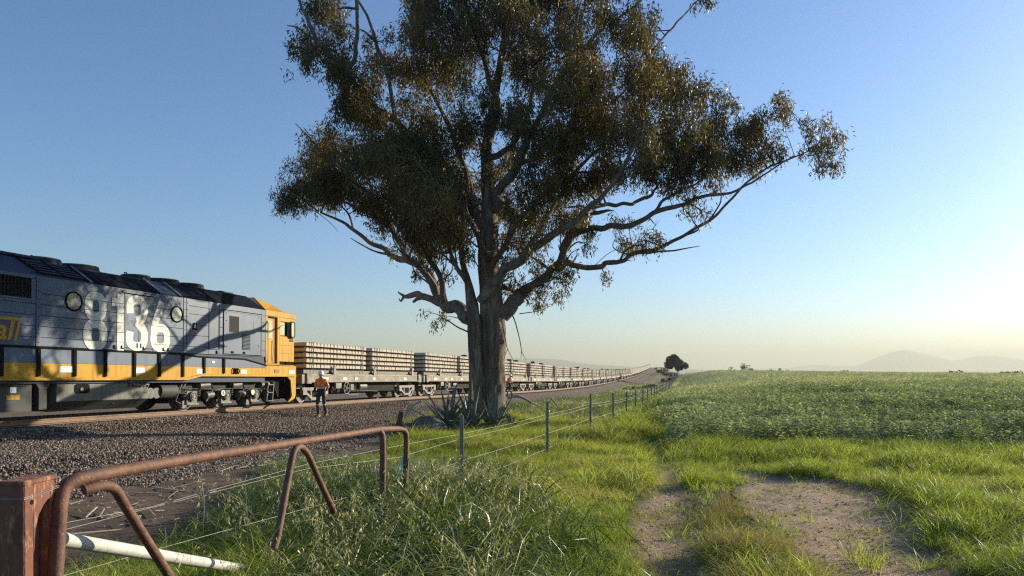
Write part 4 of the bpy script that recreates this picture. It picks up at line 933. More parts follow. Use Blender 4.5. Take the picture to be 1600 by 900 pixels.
L = [
 [(742, 502, 0, 12), (722, 490, .7, 12.5), (702, 480, 1.7, 11.5), (684, 462, 3.0, 10), (662, 423, 4.4, 8.5), (636, 405, 5.2, 7.5), (612, 398, 5.7, 6.3), (580, 377, 6.2, 5), (553, 358, 6.5, 4), (525, 342, 6.6, 2.8), (493, 328, 6.6, 2), (462, 300, 6.6, 1.3)],
 [(700, 481, 1.8, 8), (684, 471, 2.7, 7.5), (664, 463, 3.8, 7), (645, 462, 4.8, 6), (631, 463, 5.6, 4), (622, 455, 6.0, 1)],
 [(664, 463, 3.8, 5), (650, 468, 4.3, 4), (646, 473, 4.5, 2)],
 [(631, 463, 5.5, 3), (626, 470, 6.2, 2.2), (624, 466, 6.8, .8)],
 [(684, 458, 1.3, 7), (665, 430, 1.0, 6), (642, 404, .6, 5.5), (618, 370, .4, 4.5), (598, 330, .2, 3.8), (560, 290, 0, 3), (520, 270, 0, 2)],
 [(694, 470, .6, 6), (690, 440, 0, 5), (674, 410, -.5, 4.5), (650, 370, -1.0, 3.5), (640, 330, -1.4, 3), (610, 280, -1.8, 2.2), (570, 240, -2, 1.5)],
 [(662, 420, 4.3, 5), (650, 385, 4.4, 4), (612, 345, 4.4, 3.5), (580, 330, 4.4, 2.5), (545, 300, 4.4, 1.8)],
 [(553, 358, 6.5, 2.5), (545, 335, 6.2, 2.2), (530, 318, 5.8, 1.6), (520, 300, 5.4, 1)],
 [(613, 398, 5.7, 3), (585, 393, 5.5, 2), (565, 382, 5.2, 1.5), (548, 372, 5.0, .8)],
 [(748, 470, -.4, 8), (768, 445, -.7, 9), (790, 424, -1.0, 8.5), (812, 406, -1.3, 8), (832, 390, -1.6, 7), (856, 376, -1.9, 6.5), (890, 351, -2.2, 5.5), (915, 330, -2.4, 4.8), (936, 312, -2.5, 4), (962, 280, -2.6, 3), (985, 240, -2.6, 2.2), (1000, 200, -2.6, 1.4)],
 [(782, 490, .1, 15), (797, 474, .2, 13), (810, 461, .3, 11), (830, 447, .5, 9), (852, 434, .7, 8), (868, 420, .8, 7), (884, 412, .9, 6), (900, 415, 1.0, 5.5), (934, 415, 1.2, 5), (955, 411, 1.3, 4.6), (970, 406, 1.3, 4.2), (990, 397, 1.4, 4.2), (1012, 393, 1.4, 4), (1036, 386, 1.4, 3.6), (1068, 368, 1.3, 3), (1107, 346, 1.2, 2.8), (1130, 326, 1.1, 2.3), (1160, 292, 1.0, 2), (1198, 263, .9, 1.8), (1232, 250, .9, 1.5), (1262, 236, .9, 1.1), (1285, 218, .9, .7)],
 [(868, 420, .8, 7), (878, 392, .4, 6.5), (890, 374, 0, 6), (902, 363, -.3, 5.8), (934, 358, -.6, 5.2), (960, 354, -.8, 5), (985, 352, -1.0, 4.8), (1003, 343, -1.1, 4.4), (1020, 334, -1.2, 4.2), (1054, 324, -1.3, 3.8), (1080, 313, -1.3, 3.2), (1101, 306, -1.3, 2.8), (1140, 302, -1.2, 2.2), (1166, 290, -1.1, 1.8), (1195, 272, -1.0, 1.5), (1240, 244, -1, 1)],
 [(878, 392, .4, 6.5), (888, 372, .8, 6.5), (901, 354, 1.1, 6), (914, 338, 1.2, 5), (929, 331, 1.2, 4.2), (945, 329, 1.2, 3), (960, 329, 1.2, .6)],
 [(915, 334, -2.4, 4), (930, 324, -1.6, 3.6), (948, 322, -1.1, 3.4), (970, 320, -.9, 3.2), (990, 317, -.7, 3), (1006, 310, -.6, 3), (1018, 303, -.5, 2.6), (1026, 290, -.5, 2), (1022, 270, -.4, 1.4)],
 [(1020, 334, -1.2, 3), (1035, 315, -1.2, 2.6), (1062, 298, -1.2, 2.2), (1090, 285, -1.1, 1.6), (1110, 262, -1, 1)],
 [(990, 396, 1.4, 2.4), (1012, 394, 1.2, 2), (1050, 391, 1.0, 1.6), (1072, 388, .8, 1.2), (1094, 384, .7, .5)],
 [(970, 406, 1.3, 2.2), (976, 392, 1.0, 2), (990, 384, .8, 1.6), (1004, 383, .6, 1.2), (1018, 372, .5, .7)],
 [(1068, 368, 1.3, 2), (1090, 360, 1.2, 1.6), (1085, 348, 1.1, 1.2), (1076, 334, 1, .8)],
 [(1107, 346, 1.2, 1.8), (1118, 330, 1.3, 1.5), (1127, 310, 1.4, 1.2), (1124, 285, 1.5, .8)],
 [(764, 345, .2, 10), (776, 318, 0, 10), (784, 292, -.2, 9), (806, 260, -.5, 8), (820, 232, -.7, 7), (828, 208, -.8, 6), (838, 190, -.9, 5), (856, 150, -1.0, 4), (884, 110, -1.1, 3.5), (912, 77, -1.2, 3), (944, 43, -1.2, 2.2), (994, 7, -1.2, 1.5), (1020, -20, -1.2, 1)],
 [(806, 260, -.5, 5), (830, 250, -1.2, 4.5), (856, 232, -1.6, 4), (880, 208, -2, 3.2), (920, 180, -2.2, 2.5), (960, 160, -2.2, 1.5)],
 [(812, 405, -1.3, 5), (836, 372, -.8, 5), (862, 330, -.2, 4.5), (880, 300, .3, 4), (900, 270, .8, 3.5), (940, 230, 1.2, 2.5), (980, 210, 1.5, 1.6)],
 [(764, 370, .1, 8), (742, 318, .6, 8), (734, 292, .9, 7), (720, 252, 1.2, 5.5), (708, 210, 1.5, 4.5), (690, 170, 1.8, 3.5), (660, 120, 2, 2.5), (640, 60, 2.1, 1.5)],
 [(760, 250, .3, 7), (774, 246, .2, 6), (790, 236, 0, 5), (801, 228, -.1, 4.4), (813, 212, -.2, 3.5), (826, 170, -.2, 2.5), (836, 110, -.2, 1.8)],
 [(763, 225, .3, 7), (772, 200, .2, 6), (778, 165, .1, 5), (760, 110, 0, 4), (740, 50, -.2, 3), (720, -20, -.4, 2)],
 [(734, 300, .9, 7), (700, 262, .8, 6.5), (660, 225, .6, 6.5), (622, 195, .4, 6.5), (582, 165, .2, 6.2), (566, 150, .1, 6), (552, 132, 0, 5.8), (543, 112, -.1, 5.4), (528, 95, -.2, 4.5), (510, 80, -.3, 4.2), (494, 62, -.4, 3.8), (481, 30, -.5, 3), (470, 8, -.5, 2.5), (458, -15, -.6, 2)],
 [(545, 112, -.1, 4.4), (552, 95, .1, 4.2), (555, 75, .2, 4), (558, 42, .3, 3.6), (557, 0, .4, 3.2), (560, -50, .5, 2)],
 [(622, 195, .4, 4), (610, 130, .7, 3.6), (600, 98, .9, 3.3), (588, 65, 1, 3), (576, 28, 1, 2.4), (561, 5, 1, 2), (550, -20, 1, 1)],
 [(587, 65, 1, 2.5), (578, 57, .8, 2), (567, 48, .6, 1.2), (552, 46, .5, .8)],
 [(494, 62, -.4, 2.5), (476, 52, -.3, 2), (462, 42, -.2, 1.5), (448, 40, -.2, .8)],
 [(884, 110, -1.1, 2.5), (895, 66, -.8, 2.2), (903, 28, -.5, 1.8), (912, -20, -.4, 1)],
 [(960, 160, -2.2, 1.6), (1000, 110, -1.4, 2), (1033, 63, -.6, 1.8), (1048, 46, -.4, 1.8), (1063, 30, -.2, 1.6), (1078, 14, 0, 1.2), (1092, 0, 0, .8), (1112, -2, 0, .5)],
 [(768, 440, 0, 7), (782, 446, .3, 5), (800, 452, .8, 4), (812, 470, 1.0, 3), (826, 455, 1.2, 2), (850, 440, 1.3, 1.2)],
 [(730, 440, 0, 4), (716, 420, -.6, 3.6), (700, 380, -1.2, 3), (690, 340, -1.8, 2.5), (700, 300, -2.2, 2)],
 [(765, 400, -.2, 6), (745, 370, -.8, 5), (730, 340, -1.4, 4.5), (700, 310, -2, 3.5), (670, 280, -2.5, 2.5), (650, 250, -2.8, 1.6)],
 [(764, 420, -.2, 6), (790, 380, -.9, 5), (806, 352, -1.5, 4.2), (826, 330, -2, 3.5), (850, 300, -2.4, 2.5), (880, 280, -2.8, 1.5)],
]
for l in L: limb(l, 'limb', 'limb', 10 if l[0][3] > 5 else 8)
# hanging dead twigs and a leafy sprig on the left stem
for l in [[(786, 505, -.3, 1.2), (789, 525, -.3, 1), (793, 545, -.3, .7), (803, 565, -.3, .4)], [(799, 490, -.3, 1.4), (806, 508, -.35, 1.2), (812, 530, -.4, 1), (816, 550, -.4, .8), (822, 562, -.4, .4)], [(815, 548, -.4, .7), (814, 560, -.4, .4)], [(793, 545, -.3, .6), (786, 565, -.3, .3)],
          [(732, 519, -.4, 1.6), (714, 511, -.7, 1.3), (698, 500, -1, 1), (684, 492, -1.1, .7), (672, 488, -1.2, .4)], [(733, 508, -.4, 1.2), (718, 498, -.5, .9), (700, 494, -.7, .5)], [(812, 490, .2, 1), (840, 486, .3, .7), (862, 478, .3, .3)],
          [(930, 414, 1.2, .7), (948, 398, 1.2, .6), (964, 390, 1.2, .5), (978, 396, 1.2, .3)], [(493, 330, 6.5, 1.2), (506, 340, 6, .9), (520, 352, 5.7, .6), (528, 362, 5.6, .3)]]:
    limb(l, 'twig', 'limb', 5, .03, 5)
# ---- foliage clumps: (px, py, radius px, depth offsets)
CL = [(478, 105, 40), (505, 62, 42), (470, 70, 26), (525, 20, 46), (490, 20, 32), (560, 105, 40), (540, 150, 40), (520, 120, 36), (580, 140, 36), (600, 175, 45), (575, 60, 16), (640, 20, 34), (655, 70, 50), (640, 120, 50), (690, 40, 60), (700, 110, 70), (760, 60, 75), (770, 135, 72), (720, 175, 62), (660, 180, 60), (830, 110, 60), (820, 50, 60), (745, -10, 70), (680, -20, 60), (830, -15, 60), (800, 175, 45),
      (620, 215, 62), (560, 220, 58), (520, 235, 48), (490, 225, 36), (500, 265, 48), (455, 275, 34), (470, 300, 40), (445, 315, 26), (520, 290, 46), (565, 275, 52), (610, 275, 54), (650, 250, 52), (690, 235, 55), (432, 325, 16), (480, 320, 28), (545, 310, 36), (590, 315, 34),
      (625, 335, 36), (612, 360, 28), (650, 350, 34), (606, 390, 14), (670, 300, 46), (700, 290, 42), (640, 300, 40), (690, 350, 34), (720, 320, 34), (740, 285, 36), (780, 262, 30),
      (880, 125, 58), (930, 110, 55), (985, 115, 55), (1030, 125, 48), (1060, 155, 46), (1085, 185, 40), (900, 170, 62), (950, 170, 62), (1000, 175, 58), (1040, 200, 52), (870, 205, 52), (920, 220, 54), (970, 225, 50), (1010, 245, 46), (1070, 225, 46), (1100, 235, 36), (1060, 260, 40), (1115, 215, 34), (1120, 260, 30), (1090, 275, 34), (890, 255, 46), (930, 270, 42), (850, 250, 38), (870, 290, 42), (910, 300, 36), (840, 300, 36), (1030, 275, 30), (990, 270, 30),
      (1160, 175, 34), (1150, 205, 34), (1190, 200, 36), (1215, 175, 30), (1225, 205, 24), (1185, 235, 36), (1150, 245, 36), (1215, 235, 22), (1140, 165, 20), (1275, 205, 26), (1300, 215, 22), (1270, 230, 24), (1295, 245, 28), (1310, 240, 14), (1285, 190, 16), (1115, 150, 22), (1060, 295, 22), (1090, 305, 18), (1120, 290, 18), (1075, 325, 14), (1100, 330, 12),
      (920, 30, 50), (970, 30, 50), (880, 50, 48), (1000, 55, 40), (1018, 20, 30), (1025, 80, 26), (960, -20, 50), (870, 0, 44), (1088, 4, 12), (1108, 2, 8),
      (1026, 352, 16), (1016, 372, 18), (1028, 382, 12), (1005, 385, 9), (800, 335, 30), (830, 340, 34), (780, 375, 22), (812, 385, 26), (850, 355, 32), (880, 330, 32), (845, 400, 24), (880, 345, 26), (905, 335, 22), (870, 425, 20), (884, 440, 14), (890, 425, 14), (826, 450, 20), (806, 440, 18), (846, 462, 14), (842, 478, 9), (836, 420, 18), (800, 410, 20), (790, 450, 14), (720, 380, 22), (690, 395, 18), (660, 380, 22), (740, 400, 14), (700, 430, 12), (870, 460, 10), (888, 462, 8), (855, 448, 16), (920, 380, 14),
      (600, 345, 30), (580, 300, 40), (630, 300, 44), (610, 320, 36), (655, 320, 40), (690, 320, 38), (640, 325, 34), (670, 330, 34), (705, 315, 32), (660, 360, 26), (690, 365, 26), (720, 350, 26), (640, 375, 18), (700, 395, 18), (672, 405, 15), (725, 300, 36), (745, 330, 28), (715, 372, 18), (475, 285, 42), (505, 300, 42), (455, 300, 36), (442, 290, 28), (590, 235, 46), (600, 60, 20), (640, 45, 40), (560, 180, 40), (690, 494, 10), (674, 488, 11), (666, 494, 8), (682, 508, 6), (640, 395, 12), (945, 432, 6), (985, 408, 6), (655, 430, 9), (900, 395, 14), (925, 365, 10)]
# the far side of the crown
rb = random.Random(12)
BACK = [(rb.uniform(640, 990), rb.uniform(255, 395), rb.uniform(26, 44), rb.uniform(2.5, 6.5)) for k in range(16)]
CLD = [(a, b, c, None) for a, b, c in CL]+BACK
SKP = np.array([p for p, r in SKEL]); SKR = np.array([r for p, r in SKEL])
VA, FA, TA = [], [], []; tw = MB(); rr = np.random.default_rng(5)
for ci, (cx, cy, cr, fixed) in enumerate(CLD):
    # depth: follow the nearest wood seen in the same direction, spread through the crown's thickness
    b = TP(cx, cy, 0)-GB; q = (SKP[:, 0]-b[0])**2+(SKP[:, 2]-b[2])**2
    j = int(np.argmin(q+rr.random(len(q))*.8)); base_dy = SKP[j, 1] if fixed is None else fixed
    depth_half = 2.2 if cr > 38 else 1.0 if cr > 22 else .4
    nsub = 3 if cr > 38 else 2 if cr > 24 else 1
    for sidx in range(nsub):
        dy = base_dy+(rr.random()*2-1)*depth_half if nsub > 1 else base_dy+rr.normal()*.25
        jit = cr*.33 if nsub > 1 else 0
        c = TP(cx+rr.normal()*jit, cy+rr.normal()*jit*.8, 0)-GB; c[0] *= (TY+dy)/TY; c[2] = (c[2]+GB[2]-EYE)*(TY+dy)/TY+EYE-GB[2]; c[1] = dy
        rad = cr*TY/1100*(.83 if nsub > 1 else 1.0)
        # twigs to the clump
        dist = np.linalg.norm(SKP-c, axis=1)+np.maximum(0, SKP[:, 2]-c[2])*.6; k = int(np.argmin(dist)); a = SKP[k]
        mid = (a+c)/2+np.array([0, 0, .12])*np.linalg.norm(c-a)*.4+rr.normal(size=3)*.06
        P = catmull([tuple(a), tuple(mid), tuple(c)], 4); r0 = max(.01, min(.035, SKR[k]*.6))
        tw.tube(P, list(np.linspace(r0, .008, len(P))), 4, False)
        ntips = 7 if cr > 24 else 4
        tips = []
        for t in range(ntips):
            d = rr.normal(size=3); d /= np.linalg.norm(d); d[2] = d[2]*.75+.12; e = c+d*rad*(.65+.3*rr.random())
            tw.tube([c, (c+e)/2+rr.normal(size=3)*.05*rad+np.array([0, 0, .06*rad]), e], [.008, .006, .003], 3, False); tips.append((c+(e-c)*.55, e))
        # leaves hang in small bunches about points inside the clump
        nb = int(max(5, (cr/10)**2*(2.4 if nsub > 1 else 3.2))); per = 24
        d = rr.normal(size=(nb, 3)); d /= np.linalg.norm(d, axis=1)[:, None]; d[:, 2] *= .85
        rad_k = rr.random(nb)**.42
        bc = c+d*rad*rad_k[:, None]*np.array([1, 1, .95]); hole = vnoise(bc[:, 0]*1.0+ci, bc[:, 2]*1.0, .7, 13) > (.39 if cr > 38 else .31); bc = bc[hole]; nb = len(bc)
        n = nb*per
        o = np.repeat(bc, per, 0)+rr.normal(size=(n, 3))*np.array([.085, .085, .14])
        # leaf direction: mostly hanging, with some spray
        di = rr.normal(size=(n, 3))*.55+np.array([0, 0, -.8]); di /= np.linalg.norm(di, axis=1)[:, None]
        si = np.cross(di, rr.normal(size=(n, 3))); si /= np.linalg.norm(si, axis=1)[:, None]; no = np.cross(di, si)
        ln = (.12+.08*rr.random(n))[:, None]; wd_ = (.015+.008*rr.random(n))[:, None]
        v = np.stack([o, o+di*ln*.42+si*wd_+no*ln*.03, o+di*ln+no*ln*.14, o+di*ln*.42-si*wd_+no*ln*.03], 1).reshape(-1, 3)
        b0 = sum(len(x) for x in VA); VA.append(v); FA.append(np.arange(n*4).reshape(-1, 4)+b0)
        tn = np.clip(.32+.5*(rr.random(n)-.5)+.55*(np.repeat(vnoise(bc[:, 0], bc[:, 2], 1.3, 3), per)-.5)+.10*(rr.random()-.5), 0, 1)
        TA.append(np.repeat(tn, 4))
# long thin branches fanning up out of the fork into the lower crown
for ci, (cx, cy, cr, fixed) in enumerate(CLD):
    if not (200 < cy < 430) or not (470 < cx < 985) or rr.random() > .7: continue
    c = TP(cx, cy, 0)-GB; c[1] = (fixed or 0)+rr.normal()*.8
    dx = c[0]-SKP[:, 0]; dz = c[2]-SKP[:, 2]; dd_ = np.linalg.norm(SKP-c, axis=1); ok = (dz > .7) & (SKR > .045) & (dd_ < 4.2) & (dd_ > 1.2)
    if not ok.any(): continue
    idx = np.where(ok)[0]; a = SKP[idx[int(np.argmin(dd_[idx]+rr.random(len(idx))*1.5))]]
    mid = a+(c-a)*.5+np.array([.12*np.sign(c[0]-a[0]), rr.normal()*.2, -.10*dz.max()*0+.05])+rr.normal(size=3)*.10
    P = catmull([tuple(a), tuple(a+(mid-a)*.5+rr.normal(size=3)*.06), tuple(mid), tuple(mid+(c-mid)*.55+rr.normal(size=3)*.08), tuple(c)], 4)
    tw.tube(P, list(np.linspace(.042, .010, len(P))), 6, False)
V_ = np.concatenate(VA); F_ = np.concatenate(FA); T_ = np.concatenate(TA)
cw = np_mesh('crown', V_, F_, M['leaf'], GUM, attrs=dict(tint=T_)); tag(cw, kind='stuff')
tg = tw.build('fine_twigs', M['limb'], GUM); tag(tg, kind='stuff')
print('leaves', len(F_))
# ------------------------------------------------------------------ wire fence
FE = empty('wire_fence', (0, 0, 0)); tag(FE, 'post and wire fence of steel pickets running from the gate along the railway', 'fence')
fys = [10+4.4*k for k in range(44)]
def post_top(y): return float(np.interp(y, [3, 10, 14.4, 18.8, 23.2, 27.6, 32, 36.4, 45, 60, 90, 150, 200], [1.08, 1.05, 1.04, 1.04, .93, .83, .75, .66, .56, .36, .10, .22, 1.0]))
def post_mesh():
    m = MB()
    for a in (90, 210, 330):
        c, s = math.cos(R(a)), math.sin(R(a)); m.box((c*.016, s*.016, -.75), (.032, .006, 1.5), (0, 0, R(a)))
    return m
pm = None
for y in fys:
    if pm is None: pm = post_mesh().build('post', M['picket'], FE); o = pm
    else: o = pm.copy(); COL.objects.link(o)
    o.location = (float(fenceX(y)), y, post_top(y)); o.rotation_euler = (R(random.uniform(-1.5, 1.5)), R(random.uniform(-2, 2)), R(random.uniform(-20, 20)))
for k, dz in enumerate((-.27, -.34, -.66, -.97)):
    pts = []
    wy = [3.05, 6.5]+fys
    for a, b in zip(wy, wy[1:]):
        for t in (0, .5):
            y = a+(b-a)*t; sag = .018 if t else 0
            pts.append((float(fenceX(y))-.03, y, post_top(y)+dz*(1 if y > 8 else .93)-sag+(.04*math.sin(k*2+y) if y < 10 else 0)))
    m = MB(); m.tube(pts, [(.0018+.00006*min(60, max(0, p[1]-3))) for p in pts], 5); m.build('wire', M['wire'], FE)
for y in (4.0, 4.9, 5.7, 6.6, 7.7, 8.7):
    x = float(fenceX(y))-.03; m = MB(); m.tube([(x, y, .78), (x+.02, y, .4), (x, y, .02)], .0022, 4); m.build('stay_wire', M['wire'], FE)

# ------------------------------------------------------------------ gate, strainer post, stay
def G(px, py, Y): return ((px-800)/1100*Y, Y, EYE-(py-577)/1100*Y)
GT = empty('pipe_gate', G(92, 1000, 3.2)); tag(GT, 'rusty bent pipe gate sagging across the left foreground', 'gate')
gl = Vector(GT.location)
def gp(pts, r, name, n=12, seg=5, parent=GT):
    P = catmull([G(*p) for p in pts], seg)-np.array(gl); m = MB(); m.tube(P, r, n); return m.build(name, M['rust'], parent, True)
gp([(80, 960, 3.15), (86, 900, 3.17), (92, 810, 3.2), (94, 786, 3.21), (101, 763, 3.24), (118, 750, 3.29), (145, 743, 3.38)], .0325, 'stile')
gp([(143, 743.4, 3.375), (300, 716.5, 4.18), (440, 694.5, 5.30), (560, 676, 6.85), (590, 671, 7.35)], .0315, 'top_rail')
gp([(572, 674, 7.05), (588, 672, 7.33), (595, 676, 7.38), (598, 690, 7.4), (598, 760, 7.4), (596, 850, 7.4)], .0335, 'end_upright')
gp([(590, 671, 7.37), (612, 670, 7.75), (626, 670.5, 7.95), (633, 675, 8.02), (635, 688, 8.05), (634, 735, 8.05), (632, 800, 8.05)], .032, 'end_loop')
gp([(428, 858, 5.08), (434, 836, 5.14), (447, 765, 5.3), (456, 718, 5.4), (461, 703, 5.45), (468, 698, 5.52), (476, 703, 5.6), (484, 716, 5.68), (502, 757, 5.9), (522, 800, 6.15)], .026, 'brace')
gp([(131, 766, 3.33), (150, 761, 3.38), (167, 759.5, 3.44), (179, 764, 3.5), (189, 779, 3.55), (212, 817, 3.66), (240, 861, 3.8), (268, 905, 3.95)], .0255, 'brace')
for a in ((300, 716.5, 4.18), (232, 728, 3.79)):
    m = MB(); c = Vector(G(*a))-gl; m.ring(c, (.15, .95, .0), .0318, .0022, 16, 5); m.build('weld_collar', pmat('bright scratched rust', (.5, .4, .3), (.36, .2, .11), 20, .5), GT, True)
ST = empty('strainer_post', G(38, 1000, 3.0)); tag(ST, 'stout rusted steel post with a flat cap at the far left beside the gate', 'post')
sl = Vector(ST.location); ex, ey, ez = -2.078, 3.0, 1.215
def pb(name, x0, x1, y0, y1, z0, z1, bev=.006): m = MB(); m.bb(ex+x0-sl.x, ex+x1-sl.x, ey+y0-sl.y, ey+y1-sl.y, z0-sl.z, z1-sl.z); return m.build(name, M['rustpost'], ST, False, bev)
pb('near_flange', -.115, 0, 0, .062, -.3, ez-.002)
pb('web', -.075, -.045, .063, .168, -.3, ez-.05); pb('far_flange', -.115, 0, .169, .2, -.3, ez-.06)
m = MB(); q = [(.063, 1.20), (.20, 1.20), (.205, 1.165), (.175, 1.13), (.13, 1.10), (.095, 1.06), (.075, 1.0), (.064, .90)]
m.prism([(ey+a-sl.y, b-sl.z) for a, b in q], ex-.03-sl.x, ex-.003-sl.x); m.build('gusset', M['rustpost'], ST)
m = MB(); m.bb(ex-.118-sl.x, ex+.003-sl.x, ey-.004-sl.y, ey+.215-sl.y, 1.2-sl.z, 1.222-sl.z); m.build('cap_plate', M['rustpost'], ST, False, .005)
m = MB(); m.cyl((ex-sl.x+.001, ey+.045-sl.y, 1.125-sl.z), (ex-sl.x-.01, ey+.045-sl.y, 1.125-sl.z), .011, 12); m.build('bolt_hole', M['black'], ST)
for zz in (1.145, 1.152):
    m = MB(); m.tube([(ex-.3-sl.x, ey-.012-sl.y, zz-sl.z+.008), (ex-.118-sl.x, ey-.008-sl.y, zz-sl.z), (ex+.004-sl.x, ey-.007-sl.y, zz-sl.z), (ex+.006-sl.x, ey+.06-sl.y, zz+.004-sl.z), (ex+.02-sl.x, ey+.20-sl.y, zz+.02-sl.z)], .0011, 5); m.build('tie_wire', M['wire'], ST)
m = MB(); a, b = Vector(G(97, 843, 3.42)), Vector(G(336, 882, 5.0)); b2 = a+(b-a)*1.5; m.tube([a, b, b2], .0365, 16)
o = m.build('stay_pipe', M['galv'], None, True); tag(o, 'chalky white pipe stay sloping from the gate stile down into the grass', 'pipe')
TW = MB(); base = Vector(G(633, 712, 8.05)); rt = random.Random(4)
for k in range(9):
    p = base+Vector((rt.uniform(-.03, .02), rt.uniform(-.02, .02), rt.uniform(-.02, .05))); pts = [p]
    for j in range(4): p = p+Vector((rt.uniform(-.05, .03), rt.uniform(-.03, .03), rt.uniform(-.10, .02))); pts.append(p)
    TW.tube(pts, .0045, 5)
o = TW.build('baling_twine', M['twine']); tag(o, 'knot of pale green baling twine hanging on the gate end loop', 'twine')

# ------------------------------------------------------------------ agaves, boulder, stump, fallen branches
def agave_leaf(L_, w_, bend):
    n = 7; vs = []; fs = []
    for i in range(n):
        t = i/(n-1); x = L_*t; z = -bend*t*t*L_; ww = w_*(1-t)**.65*(.62+.9*t*(1-t)*1.6) if i < n-1 else .002
        vs += [(x, -ww, z+.35*ww), (x, 0, z-.02*(1-t)), (x, ww, z+.35*ww), (x, 0, z-.02*(1-t)-.028*(1-t)-.004)]
    for i in range(n-1):
        for j in range(4): fs.append((i*4+j, i*4+(j+1) % 4, (i+1)*4+(j+1) % 4, (i+1)*4+j))
    fs += [(0, 3, 2, 1), (n*4-4, n*4-3, n*4-2, n*4-1)]
    m = MB(); m.add(vs, fs); return m
AM = [agave_leaf(.95, .085, .12), agave_leaf(.8, .078, .3), agave_leaf(1.1, .08, .02), agave_leaf(.7, .07, .55)]
AMe = []
ra = random.Random(8)
for ai, (x, y, sc_, nl, lab) in enumerate([(-1.25, 21.6, 1.5, 26, 'grey green agave with upright leaves in front of the twin trunk'), (-1.95, 21.7, 1.45, 24, 'spreading agave between the boulder and the gum trunk'), (-.55, 21.7, 1.15, 18, 'agave with pale narrow leaves at the right foot of the trunk'), (-1.55, 20.7, .7, 12, 'smaller agave low in the grass before the trunk'), (-.02, 22.3, .65, 9, 'small agave in the grass just right of the trunk')]):
    z = float(ground(x, y)); A = empty('agave', (x, y, z)); tag(A, lab, 'agave', 'agaves at the foot of the gum tree')
    for k in range(nl):
        v = ra.randrange(4)
        if len(AMe) < 4:
            o = AM[len(AMe)].build('leaf', M['agave'], A, True); AMe.append(o)
        else: o = bpy.data.objects.new('leaf', AMe[v].data); COL.objects.link(o); o.parent = A
        az = k*2.4+ra.uniform(-.3, .3); tilt = R(ra.uniform(22, 82) if k > 4 else ra.uniform(60, 85))
        o.rotation_euler = (R(ra.uniform(-14, 14)), -tilt, az); o.location = (.05*math.cos(az), .05*math.sin(az), .02); s_ = sc_*ra.uniform(.75, 1.08); o.scale = (s_, s_, s_)
def rock(loc, dims, seed, name, mat, label, cat, rot=0):
    bm = bmesh.new(); bmesh.ops.create_icosphere(bm, subdivisions=4, radius=1)
    for v in bm.verts:
        n_ = v.co.normalized(); q = 1+.36*(float(fbm(n_.x*2+seed+n_.z, n_.y*2+n_.z*1.3, .9, seed))-.5)*2*.8+.10*(float(vnoise(n_.x*5+seed, n_.z*5+n_.y*4, 1, 2))-.5)
        v.co = Vector((n_.x*dims[0]*q, n_.y*dims[1]*q, max(-.3, n_.z)*dims[2]*q))
    me = bpy.data.meshes.new(name); bm.to_mesh(me); bm.free(); o = link_mesh(name, me, mat, None, True); o.location = loc; o.rotation_euler.z = rot; tag(o, label, cat); return o
rock((-2.45, 20.6, float(ground(-2.45, 20.6))+.02), (.60, .42, .46), 3, 'boulder', M['stone'], 'grey mossy boulder lying left of the agaves under the gum tree', 'boulder', .3)
def wood(pts, rads, name, mat, label, cat, n=12, amp=.14):
    P = catmull([(*p, r) for p, r in zip(pts, rads)], 5); base = P[0, :3].copy(); m = MB(); rough_tube(m, P[:, :3]-base, P[:, 3], n, amp, len(name)); o = m.build(name, mat, None, True); o.location = base; tag(o, label, cat); return o
z0 = float(ground(-3.25, 20.2))
wood([(-3.35, 20.3, z0-.1), (-3.28, 20.25, z0+.2), (-3.20, 20.2, z0+.5), (-3.14, 20.15, z0+.72)], [.15, .11, .09, .08], 'stump', M['stump'], 'dark leaning tree stump left of the boulder by the ballast', 'stump')
wood([(-3.20, 20.35, z0+.5), (-3.0, 20.4, z0+.72), (-2.75, 20.5, z0+.93), (-2.62, 20.5, z0+1.0)], [.05, .045, .04, .02], 'dead_branch', M['deadwood'], 'pale split branch leaning on the dark stump', 'branch', 8)
wood([G(793, 622, 41), G(806, 619, 41), G(818, 622, 41), G(834, 631, 41), G(852, 639, 41.2)], [.09, .085, .07, .06, .03], 'fallen_branch', M['deadwood'], 'bleached fallen branch lying on the bank right of the big trunk', 'branch', 10)
wood([G(861, 622, 34), G(866, 628, 34), G(871, 634, 34)], [.05, .045, .03], 'fallen_branch', M['deadwood'], 'short pale stick poking from the verge grass behind the second fence picket', 'branch', 8)
# ------------------------------------------------------------------ litter of sticks and bark on the bare ground
rs = np.random.default_rng(21); V, F = [], []
n = 2600; X = rs.uniform(-9, -1.2, n); Y = rs.uniform(7.5, 19, n); keep = (bare(X, Y) > .4) & (offD(X, Y) > 5.2) & (fbm(X, Y, 1.5, 91) > .42); X, Y = X[keep], Y[keep]; Z = ground(X, Y)
m = MB()
for x, y, z in zip(X, Y, Z):
    L_ = (.03+.30*rs.random()**2.2)*(1 if rs.random() < .95 else 3.0); a = rs.normal(.2, .7); w_ = rs.uniform(.004, .012)*(1 if L_ < .3 else 1.6)
    m.box((x, y, z+.012+rs.random()*.03), (L_, w_, w_*.7), (rs.uniform(-.3, .3), rs.uniform(-.2, .2), rs.uniform(0, 3.14)))
o = m.build('bark_litter', M['deadwood']); tag(o, kind='stuff')

